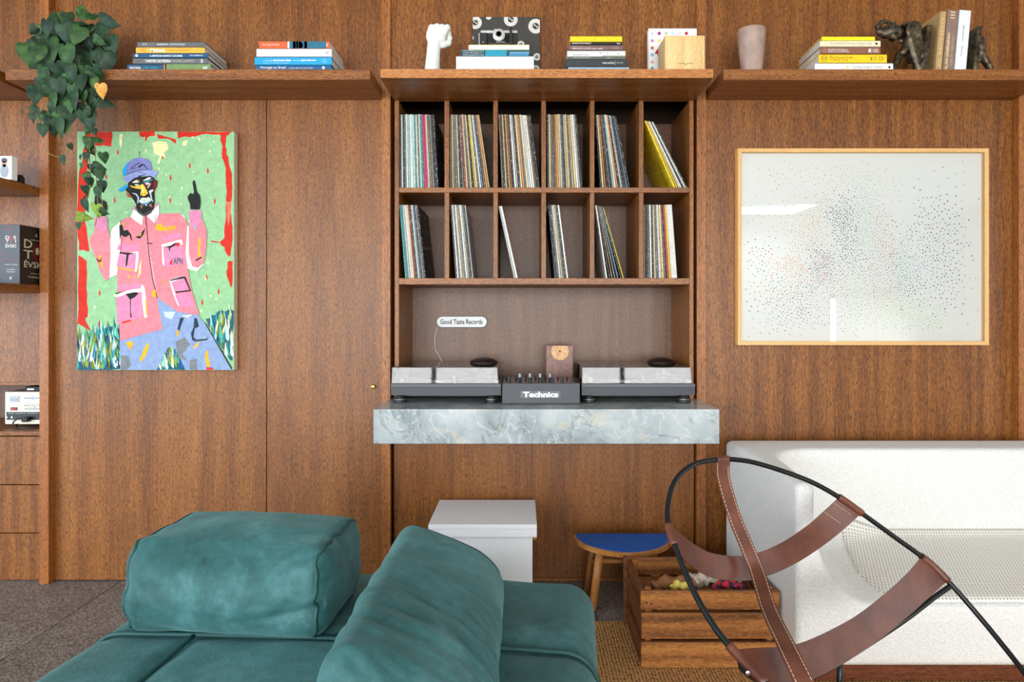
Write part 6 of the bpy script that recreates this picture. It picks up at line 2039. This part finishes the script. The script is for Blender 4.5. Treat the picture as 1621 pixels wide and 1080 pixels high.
def seat_fn(p, nn):
    u, v = p.x + cu, p.y + cv_
    if p.z > 0.02:
        sv = math.exp(-((v - SEAM_V) / 0.022) ** 2)
        su = math.exp(-((u - SEAM_U) / 0.02) ** 2) if v < SEAM_V else 0
        p.z -= 0.012 * max(sv, su)
        p.z += 0.012 * math.sin(min(1, max(0, (u - UL) / (UR - UL))) * math.pi) - 0.004
        p.z += 0.006 * noise.noise(Vector((u * 5, v * 7, 1.7)))
    return p


seat = puff('seat_platform', (cu, cv_, czs), (hu, hv, hz), (0.075, 0.075, 0.075), (96, 90, 20), seat_fn, SUEDE, sf)


def seat_top(u, v):
    """height of the rounded platform at (u,v)"""
    r = 0.075
    du = max(0, abs(u - cu) - (hu - r)); dv = max(0, abs(v - cv_) - (hv - r))
    d2 = min(1.0, (du * du + dv * dv) / (r * r))
    return SEATZ - r + r * math.sqrt(1 - d2) + 0.012 * math.sin(min(1, max(0, (u - UL) / (UR - UL))) * math.pi) - 0.004


pts = []
for k in range(60):
    a = math.pi * (1 - k / 59)
    u = cu + (hu + 0.001) * math.cos(a) * 1.0
    pts.append(SW(u, SEAM_V, seat_top(u, SEAM_V) - 0.004))
pts = [SW(UL - 0.002, SEAM_V, SEATZ - 0.20), SW(UL - 0.002, SEAM_V, SEATZ - 0.10)] + pts + [SW(UR + 0.002, SEAM_V, SEATZ - 0.10), SW(UR + 0.002, SEAM_V, SEATZ - 0.20)]
tube('piping', pts, 0.0055, PIPE, seat, 8)
tube('piping', [SW(SEAM_U, SEAM_V - 0.005 - 0.02 * k, seat_top(SEAM_U, SEAM_V - 0.02 * k) - 0.005) for k in range(36)], 0.005, PIPE, seat, 8)
for u, v in ((UL + 0.1, VB - 0.1), (UR - 0.1, VB - 0.1), (UL + 0.1, VF + 0.1), (UR - 0.1, VF + 0.1)):
    p = SW(u, v, RZ if u > -0.4 else 0.0005)
    lathe('foot', [(0.02, 0.0), (0.024, 0.004), (0.03, 0.10)], p, BLACK, sf, 20)

# cushion against the back: soft block with piped end seams
c1 = (-0.275, 0.062, SEATZ + 0.107)
h1 = (0.236, 0.140, 0.102)


def cush1_fn(p, nn):
    u, v, z = p.x / h1[0], p.y / h1[1], p.z / h1[2]
    e = max(0.0, 1 - u * u)
    if nn.y < -0.3: p.y -= 0.022 * e * (1 - z * z) * -nn.y
    if nn.y > 0.3: p.y += 0.016 * e * (1 - z * z)
    if nn.z > 0.2: p.z += 0.014 * e * (1 - v * v) * nn.z
    if abs(nn.x) > 0.5: p.x += 0.014 * (1 - v * v) * (1 - z * z) * (1 if nn.x > 0 else -1)
    # top leans back a little, folds near the lower corners
    if z > 0: p.y += 0.010 * z
    if z > 0 and v < 0: p.z -= 0.022 * (v * v) * z * e; p.y += 0.03 * z * z * (-v) * e
    p += nn * 0.007 * noise.noise(Vector((u * 2.2, v * 2, z * 2 + 3)))
    # diagonal creases running in from the lower right front corner
    if nn.y < -0.4:
        d = (z + 0.55) - 0.45 * (u - 0.2)
        p.y += 0.008 * math.exp(-(d / 0.09) ** 2) * max(0, u)
        d = (z + 0.75) + 0.5 * (u + 0.7)
        p.y += 0.006 * math.exp(-(d / 0.10) ** 2) * max(0, -u)
    return p


ck1 = thing('sofa_cushion', SW(c1[0], c1[1], SEATZ), 'boxy green suede cushion facing the camera, left on green sofa', 'cushion', 'loose cushions on the green sofa')
cb = puff('cushion_body', c1, h1, (0.035, 0.045, 0.045), (64, 44, 36), cush1_fn, SUEDE, ck1)
for s in (-1, 1):
    pts = []
    N = 96
    for k in range(N):
        a = 2 * math.pi * k / N
        m_ = max(abs(math.cos(a)), abs(math.sin(a)))
        v, z = math.cos(a) / m_ * h1[1], math.sin(a) / m_ * h1[2]
        w = 0.0025 * math.sin(a * 9 + s) + 0.002 * math.sin(a * 17)
        pts.append(PUFF['cushion_body']((s * (h1[0] - 0.012) + w, v, z)))
    V, F = tube_geo(pts, 0.0045, 8, True)
    mesh('piping', V, F, PIPE, cb, None, smooth=True)

# back cushion running towards the camera, its top leaning down to the right
c2 = (0.245, -0.20, SEATZ + 0.094)
h2 = (0.140, 0.325, 0.094)


def cush2_fn(p, nn):
    u, v, z = p.x / h2[0], p.y / h2[1], p.z / h2[2]
    t = (z + 1) / 2
    p.x -= 0.050 * (v + 1) / 2
    p.z += t * (-0.048 * (u + 0.15) + 0.018 * (1 - u * u))
    if u < 0: p.x += 0.045 * t * (-u) * 0.6
    if u > 0: p.x += 0.012 * math.sin(t * math.pi) * u
    if nn.y > 0.3: p.y += 0.012 * (1 - u * u) * (1 - z * z)
    # sagging folds across the cushion
    f = noise.noise(Vector((u * 0.8, v * 9.0, 0.3))) + 0.6 * noise.noise(Vector((u * 1.6, v * 19.0 + u * 2, 2.3)))
    p += nn * 0.0075 * f * max(0, min(1, 0.35 - 0.9 * v + 0.5)) * (1 if nn.z > 0 or nn.x > 0 else 0)
    return p


ck2 = thing('sofa_cushion', SW(c2[0], c2[1], SEATZ), 'wrinkled green suede back cushion running towards the camera', 'cushion', 'loose cushions on the green sofa')
cb2 = puff('cushion_body', c2, h2, (0.06, 0.045, 0.06), (48, 110, 40), cush2_fn, SUEDE, ck2)
pts = []
for k in range(60):
    a = math.pi * (1.15 - 1.3 * k / 59)
    m_ = max(abs(math.cos(a)), abs(math.sin(a)))
    pts.append(PUFF['cushion_body']((math.cos(a) / m_ * h2[0], h2[1] - 0.016, math.sin(a) / m_ * h2[2])))
V, F = tube_geo(pts, 0.0042, 8)
mesh('piping', V, F, PIPE, cb2, None, smooth=True)

# ------------------------------------------------------------------ white boucle sofa
def boucle():
    m, nt, bs = nmat('white_boucle')
    c = coords(nt)
    v = nd(nt, 'ShaderNodeTexVoronoi', i_Scale=170.0)
    nt.links.new(c, v.inputs['Vector'])
    n = noisev(nt, c, 60, 4, 0.7)
    col = ramp(nt, v.outputs['Distance'], [(0.1, lin(238, 238, 236)), (0.6, lin(220, 219, 216))])
    nt.links.new(col, bs.inputs['Base Color'])
    bs.inputs['Roughness'].default_value = 0.95
    bs.inputs['Sheen Weight'].default_value = 0.2
    ad = nd(nt, 'ShaderNodeMath', operation='SUBTRACT')
    nt.links.new(n, ad.inputs[0]); nt.links.new(v.outputs['Distance'], ad.inputs[1])
    bump(nt, bs, ad.outputs[0], 0.45, 0.004)
    return m


BOUCLE = boucle()
BX0_, BX1_, BY0, BY1, BZ0, BZ1 = 0.832, 2.75, 1.955, 2.655, 0.072, 0.628


def sofa_sdf(X, Y, Z):
    outer = s_box(((BX0_ + BX1_) / 2, (BY0 + BY1) / 2, (BZ0 + BZ1) / 2), ((BX1_ - BX0_) / 2, (BY1 - BY0) / 2, (BZ1 - BZ0) / 2), 0.02)(X, Y, Z)
    t = np.clip((2.5 - Y) / 0.55, 0, 1.05)
    xl = 0.940 - 0.055 * t
    xr = BX1_ - 0.108 + 0.055 * t
    zs_ = 0.315 - 0.055 * t
    a = np.maximum(xl - X, X - xr)
    b = zs_ - Z + 0.0 * X
    back = Y - 2.455 - 0.05 * np.clip(Z - 0.35, 0, 1)
    d = r_max(a, back, 0.17)
    rr = 0.05 + 0.21 * np.clip(1 - (-a) / 0.42, 0, 1) ** 1.0
    c = r_max(d, b, rr)
    c = np.maximum(c, -(Y - 1.5))
    return r_max(outer, -c, 0.014)


ws = thing('white_sofa', (1.8, 2.3, RZ), 'white boucle sofa with scooped seat along the right wall', 'sofa')
V, F = surface_nets(sofa_sdf, (BX0_ - 0.03, BY0 - 0.03, BZ0 - 0.03), (BX1_ + 0.03, BY1 + 0.03, BZ1 + 0.03), 0.0105)
F = F[(F >= 0).all(1)]
for _ in range(1):
    s_ = np.zeros_like(V); k_ = np.zeros(len(V))
    for a, b in ((0, 1), (1, 2), (2, 3), (3, 0)):
        np.add.at(s_, F[:, a], V[F[:, b]]); np.add.at(k_, F[:, a], 1)
        np.add.at(s_, F[:, b], V[F[:, a]]); np.add.at(k_, F[:, b], 1)
    V = V * 0.5 + 0.5 * s_ / np.maximum(k_, 1)[:, None]
mesh('shell', V.tolist(), F.tolist(), BOUCLE, ws, None, smooth=True)
box('plinth', BX0_ + 0.05, BX1_ - 0.05, BY0 + 0.035, BY1 - 0.04, RZ + 0.0004, BZ0 + 0.004, wood('plinth_wood', 'X', lin(70, 34, 18), lin(104, 54, 30), lin(126, 70, 42)), ws, 0.002)
# knitted seat pad following the scooped seat
knit, nt, bs = nmat('white_knit')
tcn = coords(nt, (1, 1, 1))
sp_ = nd(nt, 'ShaderNodeSeparateXYZ'); nt.links.new(tcn, sp_.inputs[0])
vor = nd(nt, 'ShaderNodeTexBrick', i_Scale=1.0)
vor.offset = 0.5
vor.inputs['Brick Width'].default_value = 0.011
vor.inputs['Row Height'].default_value = 0.013
vor.inputs['Mortar Size'].default_value = 0.0043
vor.inputs['Mortar Smooth'].default_value = 0.6
nt.links.new(tcn, vor.inputs['Vector'])
nz = noisev(nt, tcn, 200, 3)
colk = ramp(nt, vor.outputs['Fac'], [(0.0, lin(160, 154, 144)), (0.5, lin(236, 234, 228))])
nt.links.new(colk, bs.inputs['Base Color'])
bs.inputs['Roughness'].default_value = 0.9
bump(nt, bs, vor.outputs['Fac'], 0.5, 0.003)
V, F = [], []
NU, NV = 110, 44
py_ = np.linspace(2.445, 1.975, NV + 1)
pl_ = np.interp(-py_, [-2.445, -2.15, -1.975], [1.20, 1.115, 1.125])
pr_ = (BX0_ + BX1_) - pl_
GX = pl_[:, None] + (pr_ - pl_)[:, None] * np.linspace(0, 1, NU + 1)[None, :]
GY = np.repeat(py_[:, None], NU + 1, 1)
zcol = np.linspace(0.22, 0.60, 153)
val = sofa_sdf(GX[..., None] + 0 * zcol, GY[..., None] + 0 * zcol, zcol + 0 * GX[..., None])
top_i = (val > 0).argmax(2)
GZ = zcol[np.maximum(top_i, 1)]
for _ in range(6):      # smooth the sampled surface
    GZ[1:-1, 1:-1] = (GZ[1:-1, 1:-1] * 2 + GZ[:-2, 1:-1] + GZ[2:, 1:-1] + GZ[1:-1, :-2] + GZ[1:-1, 2:]) / 6
for j in range(NV + 1):
    for i in range(NU + 1):
        edge = min(1, min(i, NU - i) / 2.5, min(j, NV - j) / 2.0)
        V.append((GX[j, i], GY[j, i], GZ[j, i] + 0.001 + 0.007 * math.sqrt(edge)))
for j in range(NV):
    for i in range(NU):
        a = j * (NU + 1) + i
        F.append((a, a + NU + 1, a + NU + 2, a + 1))
# underside closes the pad
nb = len(V)
ring = [j * (NU + 1) for j in range(NV + 1)] + [NV * (NU + 1) + i for i in range(1, NU + 1)] + [j * (NU + 1) + NU for j in range(NV - 1, -1, -1)] + [i for i in range(NU - 1, 0, -1)]
for r_ in ring: V.append((V[r_][0], V[r_][1], V[r_][2] - 0.012))
for k in range(len(ring)):
    l = (k + 1) % len(ring)
    F.append((ring[k], nb + k, nb + l, ring[l]))
mesh('seat_pad', V, F, knit, ws, None, smooth=True)

# ------------------------------------------------------------------ leather strap chair
STEEL = plain(26, 30, 32, 0.32, 0.4, name='black_steel_tube')


def leather():
    m, nt, bs = nmat('saddle_leather')
    c = coords(nt)
    a = noisev(nt, c, 14, 5, 0.6)
    nt.links.new(ramp(nt, a, [(0.3, lin(74, 38, 26)), (0.55, lin(98, 54, 38)), (0.8, lin(118, 68, 48))]), bs.inputs['Base Color'])
    bs.inputs['Roughness'].default_value = 0.4
    bump(nt, bs, noisev(nt, c, 300, 3), 0.15, 0.001)
    return m


LEA = leather()
THR = plain(226, 200, 170, 0.7, name='cream_thread')
ch = thing('strap_chair', (0.75, 1.45, RZ), 'lounge chair of black steel hoop and brown leather straps', 'chair')
HP = [P(1143, 727.5, 1.78), P(1105, 733, 1.74), P(1080, 748, 1.70), P(1065, 769, 1.665), P(1057, 802, 1.62), P(1058.5, 834, 1.57), P(1071, 871, 1.52), P(1098, 936, 1.44),
      P(1134, 997, 1.37), P(1176, 1046, 1.315), Vector((0.50, 1.22, 0.40)), Vector((0.60, 1.08, 0.31)), Vector((0.78, 1.00, 0.25)), Vector((1.00, 1.04, 0.22)), Vector((1.16, 1.20, 0.205)), P(1690, 1170, 1.415), P(1655, 1115, 1.52),
      P(1618, 1061, 1.60), P(1582, 1015, 1.66), P(1546, 971.5, 1.705), P(1506, 926, 1.74), P(1470, 890, 1.765), P(1419, 852.5, 1.78), P(1365, 813.5, 1.79), P(1329, 788, 1.795), P(1286, 764, 1.80), P(1239, 746, 1.805), P(1192, 732, 1.80), P(1160, 727.5, 1.79)]
HR = 0.0068
hoop_pts = catmull(HP, 8, True)
V, F = tube_geo(hoop_pts, HR, 12, True)
hoop = mesh('hoop', V, F, STEEL, ch, None, smooth=True)
RLEG = P(1508, 926, 1.742)
LLEG = P(1172, 1040, 1.32)
mid = P(1330, 1046, 1.52)
tube('support_bar', [RLEG, P(1480, 945, 1.72), P(1420, 990, 1.65), P(1293, 1069, 1.47), P(1225, 1085, 1.38), LLEG + Vector((0.01, 0, -0.03)), LLEG], HR * 1.0, STEEL, ch, 12, smooth_n=8)
lg = mid
tube('leg', [(lg.x, lg.y, lg.z), (lg.x, lg.y + 0.005, RZ + 0.25), (lg.x, lg.y + 0.01, RZ + 0.004)], HR, STEEL, ch, 12)
tube('leg', [Vector((0.62, 1.06, 0.305)), Vector((0.63, 1.10, 0.15)), Vector((0.62, 1.16, RZ + 0.004))], HR, STEEL, ch, 12)
tube('leg', [Vector((1.15, 1.19, 0.206)), Vector((1.12, 1.26, 0.15)), Vector((1.12, 1.32, RZ + 0.004))], HR, STEEL, ch, 12)
spine_dir = Vector((0.03, -0.43, -0.36)).normalized()


def strap(name, pts, w, wd, stitch_in=0.004, ends=True, sides=False):
    s = ribbon(name, pts, w, wd, 0.0036, LEA, ch, 10)
    path = catmull(pts, 10)
    N = len(path)
    ws_ = w if isinstance(w, list) else [w] * len(pts)

    def frame(i):
        m = len(pts)
        q_ = min(i / 10, m - 1)
        a, f = int(min(q_, m - 2)), q_ - int(min(q_, m - 2))
        ww = ws_[a] * (1 - f) + ws_[a + 1] * f
        d = (Vector(wd[a]) * (1 - f) + Vector(wd[a + 1]) * f) if isinstance(wd, list) else Vector(wd)
        t = (path[min(i + 1, N - 1)] - path[max(i - 1, 0)]).normalized()
        d = (d - t * d.dot(t)).normalized()
        nn = t.cross(d).normalized()
        if nn.dot(Vector((0, 0, CAMZ)) - path[i] + Vector((0, 0, 0))) < 0: nn = -nn
        return path[i], d, nn, ww
    if sides:
        V, F = [], []
        for sd in (-1, 1):
            line = []
            for i in range(4, N - 1):
                p, d, nn, ww = frame(i)
                line.append(p + d * sd * (ww / 2 - stitch_in) + nn * 0.0021)
            # dashes
            acc = catmull(line, 3)
            for k in range(0, len(acc) - 2, 3):
                v_, f_ = tube_geo([acc[k], acc[k + 1], acc[k + 2]], 0.00065, 5)
                b = len(V); V += v_; F += [tuple(b + q for q in ff) for ff in f_]
        mesh('stitching', V, F, THR, s, None)['kind'] = 'stuff'
    return s


def end_stitch(parent, p, along, across, w, nrm):
    V, F = [], []
    n = int(w / 0.006)
    for k in range(n):
        a = p + across * (-w / 2 + w * (k + 0.2) / n) + nrm * 0.0024
        b = p + across * (-w / 2 + w * (k + 0.75) / n) + nrm * 0.0024
        v_, f_ = tube_geo([a, (a + b) / 2, b], 0.0007, 5)
        o = len(V); V += v_; F += [tuple(o + q for q in ff) for ff in f_]
    mesh('stitching', V, F, THR, parent, None)['kind'] = 'stuff'


def wrap(i0, i1, r=0.0105):
    pts = [hoop_pts[i % len(hoop_pts)] for i in range(i0, i1 + 1)]
    V, F = tube_geo(pts, r, 14)
    return mesh('strap_loop', V, F, LEA, ch, None, smooth=True)


def nearest(p): return min(range(len(hoop_pts)), key=lambda i: (hoop_pts[i] - p).length)


def wrap_at(p, w):
    i = nearest(p)
    n = len(hoop_pts)
    a = b = i
    while (hoop_pts[a % n] - hoop_pts[i]).length < w / 2: a -= 1
    while (hoop_pts[b % n] - hoop_pts[i]).length < w / 2: b += 1
    # exact end points
    pts = [hoop_pts[i] + (hoop_pts[a % n] - hoop_pts[i]).normalized() * w / 2] + [hoop_pts[k % n] for k in range(a + 1, b)] + [hoop_pts[i] + (hoop_pts[b % n] - hoop_pts[i]).normalized() * w / 2]
    V, F = tube_geo(pts, 0.0100, 14)
    o = mesh('strap_loop', V, F, LEA, ch, None, smooth=True)
    return hoop_pts[i], (pts[-1] - pts[0]).normalized(), o


# upper cross strap
U0, ud0, _ = wrap_at(P(1063, 845, 1.55), 0.056)
U1, ud1, _ = wrap_at(P(1347, 800, 1.792), 0.076)
UP = [U0, P(1092, 876, 1.58), P(1130, 896, 1.625), P(1184, 899, 1.68), P(1238, 881, 1.735), P(1293, 846, 1.775), U1]
s2 = [Vector((0, -0.5, -0.86))] * 5
strap('cross_strap', UP, [0.055, 0.058, 0.060, 0.060, 0.060, 0.062, 0.070], [ud0 if ud0.z < 0 else -ud0] + s2 + [ud1 if ud1.z < 0 else -ud1])
# lower cross strap
L0, ld0, lo_ = wrap_at(P(1186, 1056, 1.30), 0.10)
L1, ld1, _ = wrap_at(P(1478, 900, 1.762), 0.086)
LP = [L0, P(1240, 1056, 1.37), P(1293, 1040, 1.45), P(1365, 1000, 1.57), P(1419, 958, 1.66), P(1455, 925, 1.72), L1]
strap('cross_strap', LP, [0.075, 0.075, 0.072, 0.070, 0.072, 0.075, 0.082], [ld0 if ld0.z < 0 else -ld0] + s2 + [ld1 if ld1.z < 0 else -ld1])
# seat strap nearer the front, mostly below the picture
strap('cross_strap', [hoop_pts[nearest(Vector((0.52, 1.2, 0.39)))], Vector((0.66, 1.22, 0.25)), Vector((0.85, 1.27, 0.20)), Vector((1.06, 1.36, 0.21)), hoop_pts[nearest(Vector((1.2, 1.4, 0.21)))]], 0.075, Vector((0.4, -0.86, -0.3)))
# spine strap over the cross straps
T0, td0, _ = wrap_at(P(1142, 727, 1.78), 0.040)
SPN = [T0 + Vector((0, -0.010, 0.0)), P(1145, 757, 1.745), P(1162, 816, 1.70), P(1184, 870, 1.662), P(1199, 907, 1.63), P(1217, 964, 1.50), P(1242, 1017, 1.355), P(1266, 1066, 1.28), Vector((0.575, 1.20, 0.35)), Vector((0.64, 1.14, 0.26))]
wx = Vector((1, 0.15, 0.1))
strap('spine_strap', SPN, [0.038, 0.037, 0.036, 0.037, 0.038, 0.037, 0.038, 0.040, 0.040, 0.040], wx, sides=True)
camd = Vector((0, 0, CAMZ))
for (pp, D_, du_, ac, w) in ((P(1334, 806, 1.788), 0, None, ud1, 0.056), (P(1318, 820, 1.78), 0, None, ud1, 0.054), (P(1462, 917, 1.74), 0, None, ld1, 0.066), (P(1444, 932, 1.715), 0, None, ld1, 0.062)):
    nn = (camd - pp).normalized()
    end_stitch(hoop, pp, None, ac, w, nn * 2.5)
rv_ = P(1184, 1066, 1.285)
lathe('rivet', [(0.005, 0), (0.005, 0.001), (0.003, 0.002), (0.0005, 0.0022)], rv_, CHROME, ch, 14, 'Y')
